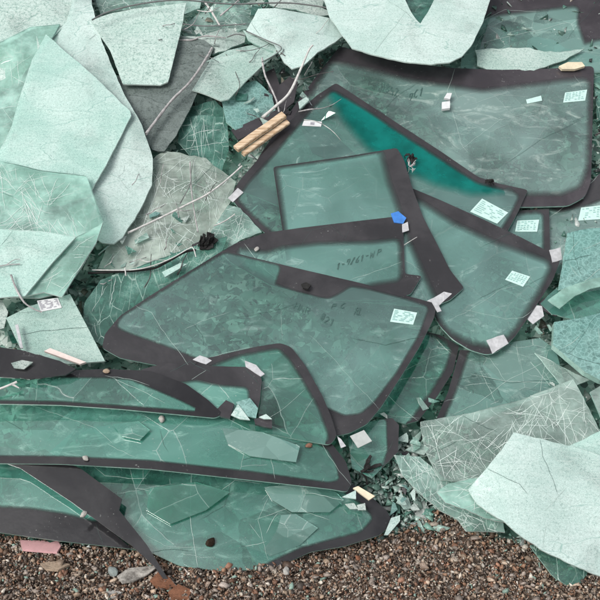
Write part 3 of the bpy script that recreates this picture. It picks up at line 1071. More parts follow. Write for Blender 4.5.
sheet('C2', 'windshield', 'windshield with a bright teal sunshade band along its slanting top edge', W,
      [(336, 83), (368, 104), (400, 125), (440, 151), (478, 177), (500, 184), (528, 190), (518, 212), (505, 236), (480, 275), (462, 290), (420, 285), (330, 262), (266, 234), (245, 216), (230, 197), (240, 180), (262, 155), (290, 121), (316, 96)],
      (0.076, 0, .010), 'pane',
      [(333, 93), (365, 112), (396, 133), (436, 159), (476, 185), (500, 191), (517, 196), (508, 214), (494, 236), (470, 273), (455, 285), (420, 275), (330, 252), (272, 229), (252, 212), (240, 199), (250, 184), (276, 156), (304, 122), (322, 102)],
      'frit', fade=2.5, rnd=3, bend=(-0.044, -0.055), group=WS, auto=2,
      shade=[(330, 92), (337, 86), (365, 106), (398, 129), (438, 155), (478, 181), (503, 187), (506, 197), (470, 199), (435, 189), (400, 174), (365, 153), (340, 124), (326, 98)],
      stickers=[([(482, 199), (508, 213), (497, 224), (470, 212)], 'sticker', 'print', 'form'), ([(304, 121), (322, 122), (321, 127), (302, 126)], 'sticker_white', 'print_dark', 'dot')],
      tapes=[([(238, 188), (244, 193), (233, 203), (228, 199)], 'tape_white')])
slab('C2d', 'frit_shard', 'dark slanting strip of bordered glass seen inside the teal banded windshield', 'glass shard',
     [(302, 130), (320, 127), (340, 140), (358, 156), (330, 160), (312, 152)], (0.062, 0, .01), 'frit_slab', .005)
sheet('C4', 'windshield', 'windshield right of centre with a thick dark top border ending in white corner tape', W,
      [(409, 187), (440, 200), (480, 218), (520, 237), (561, 258), (553, 280), (532, 312), (514, 338), (497, 352), (487, 355), (470, 350), (452, 339), (439, 325), (422, 290), (405, 240)],
      (0.104, .0, .004), 'pane',
      [(400, 200), (422, 208), (453, 228), (490, 245), (546, 266), (535, 289), (514, 324), (501, 337), (489, 342), (468, 337), (449, 326), (438, 308), (415, 270), (395, 230)],
      'frit', fade=5, rnd=5, bend=(-0.055, -0.066), group=WS, auto=2,
      dark_cracks_creases=[[(480, 248), (500, 238), (530, 226)], [(530, 284), (545, 276)], [(526, 300), (546, 292)], [(476, 300), (500, 288), (525, 276)]], cracks=[[(446, 322), (470, 310), (500, 290), (530, 282)]],
      stickers=[([(512, 271), (530, 277), (523, 287), (505, 280)], 'sticker', 'print', 'grid')],
      tapes=[([(549, 251), (560, 248), (562, 260), (552, 263)], 'tape_white'), ([(486, 341), (503, 335), (508, 344), (492, 354)], 'tape_white')])
sheet('C3', 'windshield', 'upright framed windshield in the middle with a broad dark right side', W,
      [(273, 167), (300, 163), (350, 156), (397, 148), (404, 160), (412, 187), (423, 217), (438, 246), (450, 270), (464, 288), (450, 300), (432, 307), (400, 305), (340, 300), (290, 285), (282, 228)],
      (0.122, .0, .006), 'pane',
      [(281, 170), (300, 168), (350, 160), (377, 155), (384, 184), (392, 205), (404, 243), (416, 270), (431, 302), (400, 320), (330, 300), (295, 285), (289, 228)],
      'frit', fade=5.5, rnd=3, bend=(-0.044, -0.055), group=WS, auto=2,
      tapes=[([(424, 303), (444, 293), (452, 294), (436, 309), (430, 307)], 'tape_white')])
sheet('C5', 'windshield', 'arched windshield in the middle with blue tape on its upper right corner', W,
      [(222, 252), (236, 243), (265, 233), (300, 228), (350, 222), (393, 217), (403, 222), (404, 250), (405, 274), (422, 276), (411, 294), (390, 300), (330, 300), (270, 285), (230, 262)],
      (0.14, .0, .006), 'pane',
      [(240, 252), (266, 256), (284, 251), (318, 247), (373, 246), (396, 243), (397, 277), (375, 280), (355, 285), (300, 290), (250, 268)],
      'frit', fade=4, rnd=3, bend=(-0.044, -0.066), group=WS, auto=2,
      dark_cracks_creases=[[(300, 250), (305, 238), (312, 230)], [(302, 232), (330, 226), (345, 238), (350, 228)]], cracks=[[(350, 280), (375, 272), (402, 262)]],
      tapes=[([(391, 214), (398, 212), (406, 218), (403, 224), (394, 223)], 'tape_blue'), ([(402, 225), (408, 223), (409, 231), (402, 233)], 'tape_white')],
      writing=[('1-9/61-W P', (336, 270), (5.6, -1.9), (1.6, -6.5))])
sheet('C6', 'windshield', 'big front middle windshield with a dark mirror patch on it', W,
      [(224, 250), (250, 257), (300, 269), (360, 283), (400, 294), (437, 304), (434, 318), (420, 346), (400, 378), (381, 407), (367, 424), (350, 433), (336, 436), (325, 425), (300, 403), (240, 382), (195, 371), (150, 364), (120, 358), (102, 348), (105, 334), (120, 316), (150, 296), (190, 271)],
      (0.164, .0, .004), 'pane',
      [(226, 254), (262, 263), (279, 267), (273, 285), (297, 293), (320, 299), (329, 300), (338, 296), (351, 288), (365, 290), (400, 299), (427, 308), (417, 335), (394, 373), (372, 402), (360, 412), (345, 414), (322, 404), (290, 390), (240, 370), (198, 357), (165, 344), (128, 331), (118, 326), (124, 317), (155, 298), (192, 274)],
      'frit', fade=1.8, rnd=3, bend=(-0.066, -0.088), group=WS, auto=3, part_name='glass_pane',
      dark_cracks_creases=[[(350, 338), (385, 345), (430, 335)], [(192, 322), (202, 335), (204, 348)], [(236, 318), (270, 312), (300, 303)]],
      cracks=[[(183, 330), (200, 322), (230, 312)], [(282, 340), (281, 310)]],
      stickers=[([(394, 309), (417, 313), (413, 325), (390, 322)], 'sticker', 'print', 'form')],
      tapes=[([(431, 302), (437, 304), (441, 312), (437, 313)], 'tape_white')],
      writing=[('HNR', (294, 308), (6.2, 3.0), (2.4, -6)), ('#21', (320, 319), (5.4, 3.4), (2.4, -6.5)), ('P C', (331, 309), (6.6, -.4), (2.2, -5)), ('RL', (354, 315), (5, -.6), (2.6, -7))])
slab('C6m', 'black_cap', 'tiny black sensor cap on the mirror patch of the front middle windshield', 'cap',
     [(301, 284), (306, 282), (311, 285), (308, 289), (303, 288)], (0.178, 0, 0), 'rubber', .008)
sheet('C7', 'windshield', 'windshield with a bowed dark top edge over the lower front of the big middle one', W,
      [(188, 372), (203, 359), (225, 354), (255, 347), (280, 343), (291, 347), (305, 365), (322, 395), (331, 416), (337, 436), (330, 445), (300, 440), (250, 430), (215, 412), (195, 395)],
      (0.184, .0, .004), 'pane_green',
      [(200, 376), (215, 367), (240, 358), (277, 351), (287, 360), (300, 380), (317, 410), (326, 436), (320, 470), (240, 440), (195, 405)],
      'frit', fade=2.5, rnd=4, bend=(-0.055, -0.088), group=WS, auto=2, cracks=[[(265, 420), (285, 408), (305, 390)], [(212, 357), (230, 352), (252, 347)]],  # the line along the top edge is a painted bright highlight
      tapes=[([(193, 360), (200, 356), (212, 361), (206, 365)], 'tape_white')])
sheet('C8', 'windshield', 'small dark framed windshield corner with torn white tape, in front of the bowed edge', W,
      [(140, 370), (165, 363), (200, 366), (246, 367), (257, 371), (262, 379), (260, 400), (257, 414), (244, 416), (200, 408), (150, 395)],
      (0.204, .0, .004), 'pane_green',
      [(150, 390), (196, 383), (220, 388), (246, 390), (248, 414), (240, 430), (190, 420), (150, 410)],
      'frit', fade=2.5, rnd=3, bend=(-0.055, -0.088), group=WS, auto=1, dark_cracks_creases=[[(170, 372), (190, 362), (210, 372)]], cracks=[[(192, 380), (206, 371)]],
      tapes=[([(245, 361), (256, 366), (265, 375), (261, 377), (246, 367)], 'tape_white')])
sheet('K2', 'windshield', 'small teal glass piece with a dark end, below the tip of the front middle windshield', W,
      [(348, 436), (366, 422), (392, 418), (399, 425), (398, 452), (372, 478), (352, 468)], (.09, 0, 0), 'pane_green',
      [(330, 430), (372, 415), (385, 420), (386, 450), (372, 500), (330, 480)], group=WS, fade=1.5, auto=1)

# ---- the stack at the lower left
ST = 'windshields nested in the front left stack'
sheet('D5', 'windshield', 'bottom left windshield resting on the gravel with a dark lower border', W,
      [(-40, 445), (10, 462), (73, 503), (112, 532), (132, 549), (60, 541), (-40, 527)], (0.1, 0, 0), 'pane_green',
      [(-60, 440), (15, 455), (73, 495), (96, 519), (64, 511), (30, 506), (-60, 501)], 'frit_dark', fade=2.5, group=ST, auto=2, bend=(-.1, -.1))
SHAT['D3'] = 10
sheet('D3', 'windshield', 'lowest of three nested windshields, its rounded dark right end reaching the gravel', W,
      [(-40, 440), (100, 450), (250, 466), (345, 480), (368, 494), (388, 512), (392, 523), (380, 535), (345, 546), (310, 552), (280, 566), (230, 572), (180, 566), (152, 553), (130, 535), (95, 497), (60, 470), (-40, 447)],
      (0.128, .0, .006), 'pane_green',
      [(-60, 430), (250, 455), (338, 480), (343, 494), (360, 505), (371, 518), (360, 530), (330, 538), (300, 546), (270, 560), (230, 585), (100, 570), (-60, 500)],
      'frit_dark', fade=2, rnd=4, bend=(-.10, -.22), group=ST, auto=4,
      cracks=[[(262, 500), (282, 482), (350, 486)], [(255, 520), (290, 508), (330, 520)], [(215, 495), (235, 480), (262, 484)], [(268, 560), (258, 520), (268, 498)]],
      dark_cracks_creases=[[(200, 520), (225, 505), (232, 480)], [(268, 498), (278, 482), (290, 478)]])
slab('D3a', 'glass_fragment', 'pale broken glass plate lying near the right end of the lowest windshield', 'glass fragment',
     [(264, 487), (300, 484), (336, 492), (344, 500), (330, 512), (292, 512), (272, 500)], (.124, 0, .004), 'pane_broken', .004)
slab('D3b', 'glass_fragment', 'four sided green glass plate below the pale one on the lowest windshield', 'glass fragment',
     [(257, 517), (296, 514), (318, 528), (300, 545), (270, 556), (252, 540)], (.118, 0, .004), 'pane_broken', .004)
slab('D3c', 'glass_fragment', 'long thin green glass plate on the lowest windshield beside the black pointed strip', 'glass fragment',
     [(150, 488), (196, 482), (230, 492), (206, 510), (170, 524), (146, 510)], (.142, 0, .004), 'pane_green', .004)
slab('D2a', 'glass_fragment', 'broken green glass plate on the middle nested windshield below the white pebble', 'glass fragment',
     [(112, 424), (138, 421), (150, 430), (140, 440), (122, 436)], (.205, 0, .010), 'pane_green', .004)
slab('D2b', 'glass_fragment', 'pale glass plate on the right half of the middle nested windshield', 'glass fragment',
     [(222, 428), (262, 432), (300, 446), (296, 462), (250, 456), (228, 444)], (.192, 0, .010), 'pane_broken', .004)
slab('D4', 'windshield_shard', 'black pointed strip of windshield border slanting down to the gravel', 'glass shard',
      [(-40, 440), (35, 452), (80, 468), (122, 499), (119, 510), (147, 545), (162, 569), (173, 587), (166, 583), (154, 566), (132, 546), (110, 530), (73, 503), (20, 468), (-40, 448)],
      (0.165, 0, 0), 'frit_wet', .006)
SHAT['D2'] = 5
sheet('D2', 'windshield', 'middle of three nested windshields, with a speckled dark strip along its lower edge', W,
      [(-40, 396), (100, 402), (215, 412), (300, 430), (332, 444), (346, 462), (352, 482), (347, 492), (330, 489), (250, 480), (150, 469), (60, 464), (-40, 463)],
      (0.192, .0, .010), 'pane_green',
      [(-60, 385), (100, 395), (215, 408), (300, 436), (326, 450), (335, 466), (338, 479), (328, 481), (250, 470), (150, 459), (60, 455), (-60, 454)],
      'frit_dark', fade=1.5, rnd=3, bend=(-.10, -.30), group=ST, auto=4,
      cracks=[[(235, 432), (252, 445), (240, 425)], [(112, 425), (130, 430), (150, 418)]], dark_cracks_creases=[[(0, 418), (15, 425), (25, 433)], [(160, 430), (164, 445), (168, 452)]])
sheet('D1', 'windshield', 'top of three nested windshields, with a dark bowed end pointing right', W,
      [(-40, 362), (60, 371), (105, 369), (150, 371), (186, 384), (208, 400), (223, 414), (215, 418), (120, 409), (60, 405), (-40, 403)],
      (0.232, .0, .010), 'pane_green',
      [(-60, 368), (60, 379), (105, 379), (130, 381), (152, 390), (178, 401), (196, 410), (120, 404), (60, 400), (-60, 398)],
      'frit_dark', fade=1.5, rnd=3, bend=(-.10, -.35), group=ST, auto=2, cracks=[[(112, 378), (135, 388), (165, 403)], [(105, 376), (130, 379), (150, 386)]])
slab('D0', 'windshield_shard', 'dark border shard sprinkled with white splinters at the left edge', 'glass shard',
      [(-40, 342), (0, 347), (25, 351), (60, 361), (76, 369), (66, 375), (30, 379), (-40, 374)], (0.262, 0, 0), 'frit_wet', .006, jag=.8)
slab('D0f', 'glass_fragment', 'little clear grey glass flake on the dark left shard', 'glass fragment',
     [(11, 363), (22, 360), (33, 362), (24, 369), (14, 368)], (.276, 0, 0), 'milky_grey', .005)

# ---- left middle
SHAT['J3'] = 14
sheet('J3', 'glass_sheet', 'dark green glass strip along the left side of the front middle windshield', 'glass sheet',
      [(84, 304), (100, 280), (150, 262), (200, 244), (228, 236), (222, 252), (190, 271), (150, 296), (120, 318), (102, 345), (84, 335)], (.10, 0, 0), 'crazed_green', jag=1, ripple=.02)
slab('J3b', 'glass_sheet', 'thin pale green strip of glass left of the big windshield edge', 'glass sheet',
     [(162, 272), (180, 263), (187, 264), (165, 277)], (.13, 0, 0), 'milky_mint', .006)
SHAT['J1'] = 260
sheet('J1', 'glass_sheet', 'muddy cracked laminated sheet behind the thin white stick', 'glass sheet',
      [(98, 268), (112, 232), (145, 165), (165, 150), (205, 158), (236, 182), (232, 200), (206, 240), (185, 256), (150, 266), (120, 272)], (.05, 0, 0), 'crazed_beige', jag=1.5, ripple=.03, rfreq=4, auto=5)
SHAT['J2'] = 40
sheet('J2', 'glass_sheet', 'cracked clear corner piece by the taped windshield corner', 'glass sheet',
      [(206, 240), (228, 205), (240, 208), (262, 232), (240, 240), (224, 250), (205, 258)], (.08, 0, 0), 'crazed', jag=1, auto=2)
sheet('E1', 'glass_sheet', 'frosted green glass pane with a white printed label on its upper edge', 'glass sheet',
      [(6, 318), (30, 306), (70, 294), (88, 328), (105, 361), (70, 364), (38, 360), (22, 352)], (.16, 0, 0), 'milky_fine', group=PS, edge='edge_pale', thick=.008,
      stickers=[([(37, 301), (58, 298), (62, 308), (41, 312)], 'sticker_white', 'print_dark', 'form')], dark_cracks_creases=[[(20, 335), (40, 331), (70, 329), (90, 327)], [(10, 312), (25, 313), (40, 311)]], part_name='glass_pane')
slab('E2', 'glass_sheet', 'bluish grey glass corner at the left edge beside the labelled pane', 'glass sheet',
     [(-30, 296), (2, 300), (8, 312), (4, 328), (-30, 336)], (.15, 0, 0), 'milky_grey', .006, edge='edge_pale')

# ---- top: crushed sheets
SHAT['B7'] = 30
sheet('B7', 'glass_sheet', 'green glass piece with white vertical streaks below the pale curled sheets', 'glass sheet',
      [(180, 118), (200, 115), (227, 117), (229, 150), (220, 175), (196, 162), (178, 142)], (.04, 0, 0), 'crazed_green', jag=.8, auto=2,
      cracks=[[(190, 118), (196, 140), (200, 160)], [(203, 116), (205, 135), (210, 150)], [(214, 118), (212, 140)], [(180, 150), (200, 146), (228, 142)]])
sheet('B9', 'glass_sheet', 'cracked green glass triangle in the dark gap below the curled sheet', 'glass sheet',
      [(186, 108), (215, 100), (226, 112), (228, 122), (200, 122), (182, 118)], (.03, 0, 0), 'crazed_green', jag=1)
SHAT['B6'] = 14
sheet('B6', 'glass_sheet', 'rounded teal crazed piece above the planks', 'glass sheet',
      [(222, 102), (240, 85), (256, 80), (272, 95), (276, 112), (262, 120), (235, 130), (226, 122)], (.05, 0, 0), 'milky_teal', jag=.8, ripple=.02, rfreq=5)
slab('B6d', 'frit_shard', 'black slab of bordered glass just above the planks', 'glass shard',
     [(231, 130), (262, 116), (285, 106), (290, 112), (262, 128), (238, 140)], (.05, 0, 0), 'frit_slab', .006)
slab('B10a', 'frit_shard', 'black upright shard left of the white stick', 'glass shard',
     [(266, 72), (274, 68), (280, 86), (278, 108), (270, 98)], (.03, 0, 0), 'frit_slab', .006)
slab('B10b', 'frit_shard', 'black glass chunk between the two forked twigs', 'glass shard',
     [(278, 86), (290, 76), (298, 82), (294, 102), (284, 110), (276, 104)], (.04, .02, 0), 'frit_slab', .006)
sheet('B2', 'crazed_glass_sheet', 'dark grey crazed sheet with a bent twig lying across it', 'glass sheet',
      [(116, 78), (150, 60), (178, 36), (205, 40), (214, 47), (205, 72), (192, 105), (176, 136), (164, 152), (152, 150), (136, 122)], (.08, .0, .0), 'milky_dark', jag=1, ripple=.03, rfreq=3, edge='edge_dark', group=PS, bend=(-.2, -.1))
sheet('B3a', 'crazed_glass_sheet', 'narrow curled sheet tucked over the speckled green one', 'glass sheet',
      [(206, 62), (228, 50), (256, 44), (282, 46), (280, 52), (258, 48), (262, 56), (225, 60)], (.085, 0, 0), 'milky', ripple=.03, rfreq=6, jag=.6, group=PS)
sheet('B3', 'crazed_glass_sheet', 'speckled pale green sheet with a rounded lower tip under the curled corner', 'glass sheet',
      [(212, 58), (228, 56), (250, 49), (270, 46), (276, 54), (262, 66), (245, 82), (228, 99), (221, 101), (205, 94), (192, 90), (202, 74)], (.095, 0, 0), 'milky', jag=.6, ripple=.012, rfreq=4, group=PS, bend=(-.15, -.1), edge='edge_pale')
sheet('B4b', 'crazed_glass_sheet', 'pale flap hanging under the creased top sheet with a brown edge', 'glass sheet',
      [(243, 30), (268, 40), (281, 47), (276, 54), (264, 62), (274, 52), (262, 48), (248, 40)], (.10, 0, 0), 'milky', jag=.6, group=PS)
sheet('B4', 'crazed_glass_sheet', 'creased pale sheet pointing downwards at the top centre', 'glass sheet',
      [(246, 31), (258, 9), (275, 8), (310, 14), (330, 18), (346, 34), (335, 42), (318, 52), (303, 66), (292, 69), (284, 62), (274, 44)], (.13, 0, 0), 'milky_white', jag=.7, fold=(.8, .6, .18), ripple=.02, rfreq=5, group=PS, edge='edge_pale', auto=2)
sheet('B5', 'crazed_glass_sheet', 'wide pale curved sheet hanging over the top of the largest windshield', 'glass sheet',
      [(316, -25), (400, -25), (402, -6), (411, 12), (420, 24), (428, 12), (436, -4), (438, -25), (500, -25), (490, 0), (483, 22), (471, 46), (462, 56), (450, 62), (432, 64), (405, 62), (378, 56), (352, 48), (345, 38), (330, 18)], (.15, 0, .01), 'milky_white', jag=.7, ripple=.025, rfreq=2.4, group=PS, bend=(-.08, -.1), edge='edge_pale', auto=3, dark_cracks_creases=[[(366, -12), (384, -2), (402, 10), (420, 25)]])  # dark line paints the shaded crease of a fold, not a break
sheet('B5h', 'glass_sheet', 'teal glass showing through the notch of the wide pale sheet', 'glass sheet',
      [(385, -20), (445, -20), (436, 12), (422, 28), (405, 20)], (.05, 0, 0), 'pane_green')
SHAT['B11'] = 14
sheet('B11', 'glass_sheet', 'crumpled grey green sheet among the wires at the top', 'glass sheet',
      [(180, 30), (205, 8), (232, 0), (262, 8), (258, 26), (230, 34), (212, 46), (190, 42)], (.03, 0, 0), 'crazed', jag=2, ripple=.06, rfreq=7, auto=2)
sheet('B12', 'glass_sheet', 'torn grey film of glass below the top wires', 'glass sheet',
      [(176, 36), (200, 36), (226, 28), (248, 30), (244, 42), (226, 50), (212, 54), (196, 46)], (.06, 0, 0), 'milky_grey', jag=2, ripple=.05, rfreq=8)
sheet('B13', 'glass_sheet', 'pale rumpled sheet in the top middle behind the creased one', 'glass sheet',
      [(262, -20), (330, -20), (322, 8), (336, 14), (318, 16), (296, 10), (270, 6)], (.05, 0, 0), 'milky_grey', jag=1.2, ripple=.05, rfreq=6)
SHAT['B14'] = 14
sheet('B14', 'glass_sheet', 'teal scrap of cracked glass at the top beside the square sheet', 'glass sheet',
      [(90, -20), (205, -20), (200, 8), (184, 14), (140, 8), (100, 14)], (.03, 0, 0), 'crazed', jag=1)
sheet('B1', 'crazed_glass_sheet', 'square grainy pale sheet in the upper left, between the big drape and the dark sheet', 'glass sheet',
      [(90, 20), (112, 13), (140, 8), (186, 3), (182, 25), (177, 46), (168, 82), (160, 85), (123, 84), (110, 50)], (.12, 0, 0), 'milky_grain', jag=.7, ripple=.02, rfreq=4, group=PS, bend=(-.15, -.1), edge='edge_pale')

# ---- upper left drapes
sheet('A1', 'crazed_glass_sheet', 'greenish crazed sheet filling the top left corner', 'glass sheet',
      [(-40, -30), (92, -30), (84, 0), (60, 30), (46, 42), (20, 80), (-40, 120)], (0.09, 0, 0), 'milky_grain', ripple=.04, rfreq=3, group=PS, bend=(-.1, -.1))
SHAT['A1b'] = 60
sheet('A1b', 'crazed_glass_sheet', 'rolled translucent fold along the left of the white pointed sheet', 'glass sheet',
      [(-40, 46), (0, 42), (30, 27), (60, 24), (52, 38), (40, 52), (28, 90), (0, 170), (-40, 190)], (0.11, 0, 0), 'crazed_mint', ripple=.05, rfreq=5, group=PS, auto=2)
sheet('A2', 'crazed_glass_sheet', 'tall pale drape of crazed glass with a rounded right edge, upper left', 'glass sheet',
      [(82, -30), (88, -30), (92, 5), (102, 42), (122, 90), (142, 125), (153, 158), (152, 185), (140, 210), (122, 238), (114, 244), (102, 243), (80, 230), (55, 190), (48, 120), (46, 45), (66, 22)], (0.12, .01, 0), 'milky_white', jag=.7, ripple=.04, rfreq=2.5, group=PS, bend=(-.18, -.05), edge='edge_pale',
      dark_cracks_creases=[[(118, 178), (124, 172), (125, 165)], [(118, 176), (126, 188), (134, 194)], [(90, 39), (96, 35)]])
sheet('A3', 'crazed_glass_sheet', 'white pointed sheet with its peak upper left, leaning on the tall drape', 'glass sheet',
      [(46, 34), (66, 52), (92, 74), (130, 111), (131, 116), (120, 138), (106, 165), (88, 196), (60, 206), (20, 208), (-40, 200), (-40, 160), (0, 150), (10, 130), (22, 90), (32, 60)], (0.155, .01, 0), 'milky_mint', jag=.7, ripple=.02, rfreq=3, group=PS, bend=(-.12, -.05), edge='edge_pale')
SHAT['A4'] = 320
sheet('A4', 'glass_sheet', 'clear mint sheet full of white slanting cracks, below the white pointed sheet', 'glass sheet',
      [(-40, 155), (0, 160), (40, 170), (86, 176), (90, 184), (103, 222), (96, 242), (82, 266), (64, 292), (40, 298), (-40, 296)], (0.18, .01, 0), 'crazed_mint', ripple=.02, rfreq=4, auto=6, bend=(-.2, -.1), edge='edge_pale',
      dark_cracks_creases=[[(0, 161), (40, 171), (87, 176)], [(87, 176), (94, 198), (102, 222)]])
SHAT['A5'] = 6
sheet('A5', 'crazed_glass_sheet', 'mint sheet at the left edge with a triangular folded corner', 'glass sheet',
      [(-40, 226), (0, 229), (40, 231), (76, 237), (60, 254), (42, 275), (25, 296), (-40, 300)], (0.205, .01, 0), 'milky_mint', ripple=.015, rfreq=4, group=PS, edge='edge_pale', dark_cracks_creases=[[(0, 247), (8, 238), (13, 231)]], jag=.4)
SHAT['A6'] = 60
sheet('A6', 'glass_sheet', 'folded mint flap beside the left triangular sheet', 'glass sheet',
      [(76, 237), (98, 226), (103, 222), (96, 243), (80, 268), (62, 297), (44, 292), (26, 296), (45, 272)], (0.195, .0, .0), 'crazed_mint', auto=2, edge='edge_pale')

# ---- right: teal and white sheets
sheet('F1b', 'glass_sheet', 'dark green curved glass piece between the two crumpled teal sheets', 'glass sheet',
      [(540, 304), (556, 288), (580, 276), (640, 270), (640, 320), (600, 322), (572, 319), (552, 314)], (.10, 0, 0), 'pane_green', jag=.8, auto=2, bend=(-.3, -.3))
SHAT['F1'] = 14
sheet('F1', 'crazed_glass_sheet', 'crumpled teal sheet at the right edge, just below the mint label', 'glass sheet',
      [(567, 233), (580, 230), (610, 226), (640, 228), (640, 284), (610, 276), (590, 280), (566, 288), (558, 290), (563, 262)], (.13, 0, 0), 'milky_teal', jag=.8, ripple=.03, rfreq=5, group=PS, auto=4, bend=(-.3, -.3))
SHAT['F1c'] = 12
sheet('F1c', 'glass_sheet', 'bent clear teal edge curling over the dark green piece at right', 'glass sheet',
      [(548, 300), (562, 289), (590, 279), (612, 275), (612, 284), (590, 289), (575, 296), (560, 308)], (.15, 0, 0), 'crazed_mint', jag=.6)
SHAT['F2'] = 12
sheet('F2', 'crazed_glass_sheet', 'thick teal sheet with a bright broken left edge, lower right', 'glass sheet',
      [(554, 322), (580, 318), (612, 310), (640, 308), (640, 392), (600, 380), (585, 372), (553, 345)], (.14, 0, 0), 'milky_teal', group=PS, thick=.03, auto=3, edge='edge', bend=(-.2, -.2))
slab('F2d', 'frit_shard', 'small dark purple shard beside the end of the right middle windshield', 'glass shard',
     [(538, 302), (545, 298), (560, 304), (566, 312), (556, 316), (542, 310)], (.09, 0, 0), 'frit_slab', .006)
slab('F2t', 'paper_scrap', 'crumpled pale scrap below the right middle windshield edge', 'scrap',
     [(524, 316), (534, 305), (542, 306), (544, 316), (533, 324)], (.10, .02, 0), 'tape_white', .004)
sheet('F7', 'glass_sheet', 'sliver of white shattered glass standing right of the long cracked windshield', 'glass sheet',
      [(535, 352), (545, 358), (560, 366), (590, 380), (575, 386), (560, 384), (556, 378)], (.10, 0, 0), 'crazed_white', jag=1, auto=2)
SHAT['F8'] = 30
sheet('F8', 'glass_sheet', 'white broken corner at the right edge above the big mint sheet', 'glass sheet',
      [(590, 392), (600, 386), (640, 380), (640, 432), (604, 425)], (.14, 0, 0), 'crazed_white', auto=2)
SHAT['F4'] = 520
sheet('F4', 'glass_sheet', 'shattered clear sheet covered in white cracks, behind the big mint sheet', 'glass sheet',
      [(420, 422), (470, 413), (520, 400), (573, 379), (582, 394), (598, 428), (640, 470), (600, 500), (520, 500), (470, 482), (440, 480), (425, 450)], (.12, 0, 0), 'crazed_white', ripple=.02, rfreq=4, auto=8, edge='edge_pale', jag=.6)
SHAT['F6'] = 170
sheet('F6', 'glass_sheet', 'pale broken sheet over the gravel left of the big mint sheet', 'glass sheet',
      [(394, 455), (420, 457), (445, 478), (470, 490), (500, 500), (505, 532), (466, 531), (458, 520), (440, 510), (418, 492), (402, 474)], (.10, 0, 0), 'crazed', ripple=.02, rfreq=5, auto=5, edge='edge_pale', jag=.8)
SHAT['F9'] = 14
sheet('F9', 'glass_sheet', 'greenish crumpled edge under the big mint sheet, touching the gravel', 'glass sheet',
      [(530, 545), (545, 548), (590, 562), (588, 572), (580, 584), (568, 586), (555, 578), (540, 560)], (.17, 0, 0), 'crazed_green', ripple=.02, rfreq=8, jag=1)
SHAT['F5'] = 4
sheet('F5', 'crazed_glass_sheet', 'big smooth mint white sheet in the lower right corner', 'glass sheet',
      [(514, 432), (545, 440), (573, 446), (600, 455), (660, 470), (660, 585), (600, 576), (575, 566), (545, 552), (520, 535), (503, 521), (486, 511), (474, 500), (468, 489), (480, 476), (490, 464), (501, 450)], (.195, .0, .0), 'milky_white', jag=1.2, ripple=.04, rfreq=3.2, group=PS, bend=(-.08, -.05), edge='edge_pale', auto=6)
SHAT['F5c'] = 60
sheet('F5c', 'glass_sheet', 'see-through mint flap at the left end of the big mint white sheet', 'glass sheet',
      [(436, 492), (448, 484), (470, 478), (486, 478), (492, 500), (506, 522), (490, 520), (462, 508), (446, 503)], (.172, .0, .0), 'crazed_mint', jag=1.2, edge='edge_pale', auto=3)
sheet('F5b', 'crazed_glass_sheet', 'pale sheet at the right edge tucked behind the big mint white sheet', 'glass sheet',
      [(560, 450), (582, 440), (600, 431), (660, 405), (660, 490), (600, 480)], (.165, .0, .0), 'milky_mint', jag=.8, ripple=.03, rfreq=3, group=PS, edge='edge_pale')

# ---- small broken pieces by hand
FR = 'small broken bits lying on the heap'
def frag(lbl, poly, lift, mat, thick=.006, name='glass_fragment', cat='glass fragment', **kw):
    slab(lbl[:12] + str(poly[0]), name, lbl, cat, poly, (lift, kw.pop('gx', .0), kw.pop('gy', .0)), mat, thick, **kw)
frag('white triangular splinter in front of the small framed corner', [(231, 415), (238, 404), (250, 420), (240, 419)], .222, 'milky_white')
frag('clear curled splinter beside the white triangular one', [(236, 402), (250, 398), (258, 408), (256, 418), (246, 416)], .218, 'milky_teal')
frag('black block of border glass at the foot of the small framed corner', [(254, 419), (263, 417), (272, 420), (272, 428), (255, 424)], .222, 'frit_slab', .012)
frag('white flake on top of the black block', [(259, 417), (266, 414), (272, 419), (264, 419)], .236, 'milky_white')
frag('dark knobbly chunk where the stack meets the bowed edge', [(216, 410), (226, 400), (234, 404), (230, 418), (220, 416)], .215, 'frit_slab', .012)
frag('grey square tag at the tip of the front middle windshield', [(350, 436), (364, 430), (372, 441), (358, 448)], .16, 'tag_grey', .004, 'paper_tag', 'tag')
frag('white twist of tape left of the grey square tag', [(337, 436), (341, 439), (346, 446), (341, 448)], .17, 'tape_white', .004, 'tape_scrap', 'tape')
frag('orange brown splinter of plastic under the grey tag', [(350, 455), (358, 452), (368, 462), (360, 464)], .08, 'rust', .008, 'plastic_scrap', 'scrap')
frag('cream stick of wood on the rounded end of the lowest windshield', [(353, 488), (358, 486), (375, 496), (369, 500)], .15, 'wood_pale', .009, 'wood_stick', 'stick')
frag('small white triangle beside the cream stick', [(342, 497), (356, 490), (356, 499)], .15, 'milky_white')
frag('grey oval flake left of the small stone on the dark end', [(345, 504), (354, 503), (358, 509), (350, 509)], .125, 'milky_grey')
frag('grey flat chip on the rounded dark end', [(357, 505), (365, 503), (366, 510), (358, 510)], .128, 'milky_grey')
frag('white broken edge piece beyond the dark rounded end', [(391, 518), (400, 515), (400, 521), (388, 535), (384, 535)], .11, 'milky_white')
frag('pinkish white strip slanting on the frosted labelled pane', [(44, 351), (50, 348), (86, 362), (80, 364)], .215, 'foam_white', .012, 'foam_strip', 'strip')
frag('short white strip at the left edge of the labelled pane', [(15, 325), (18, 324), (23, 348), (20, 348)], .19, 'tape_white', .005, 'foam_strip', 'strip')
frag('white square bit on the largest windshield', [(442, 102), (450, 101), (450, 108), (442, 109)], .078, 'sticker_white', .012, 'glass_block', 'block')
frag('white bit with a dark corner above the white square bit', [(444, 98), (447, 93), (452, 93), (450, 99)], .078, 'sticker_white', .010, 'glass_block', 'block')
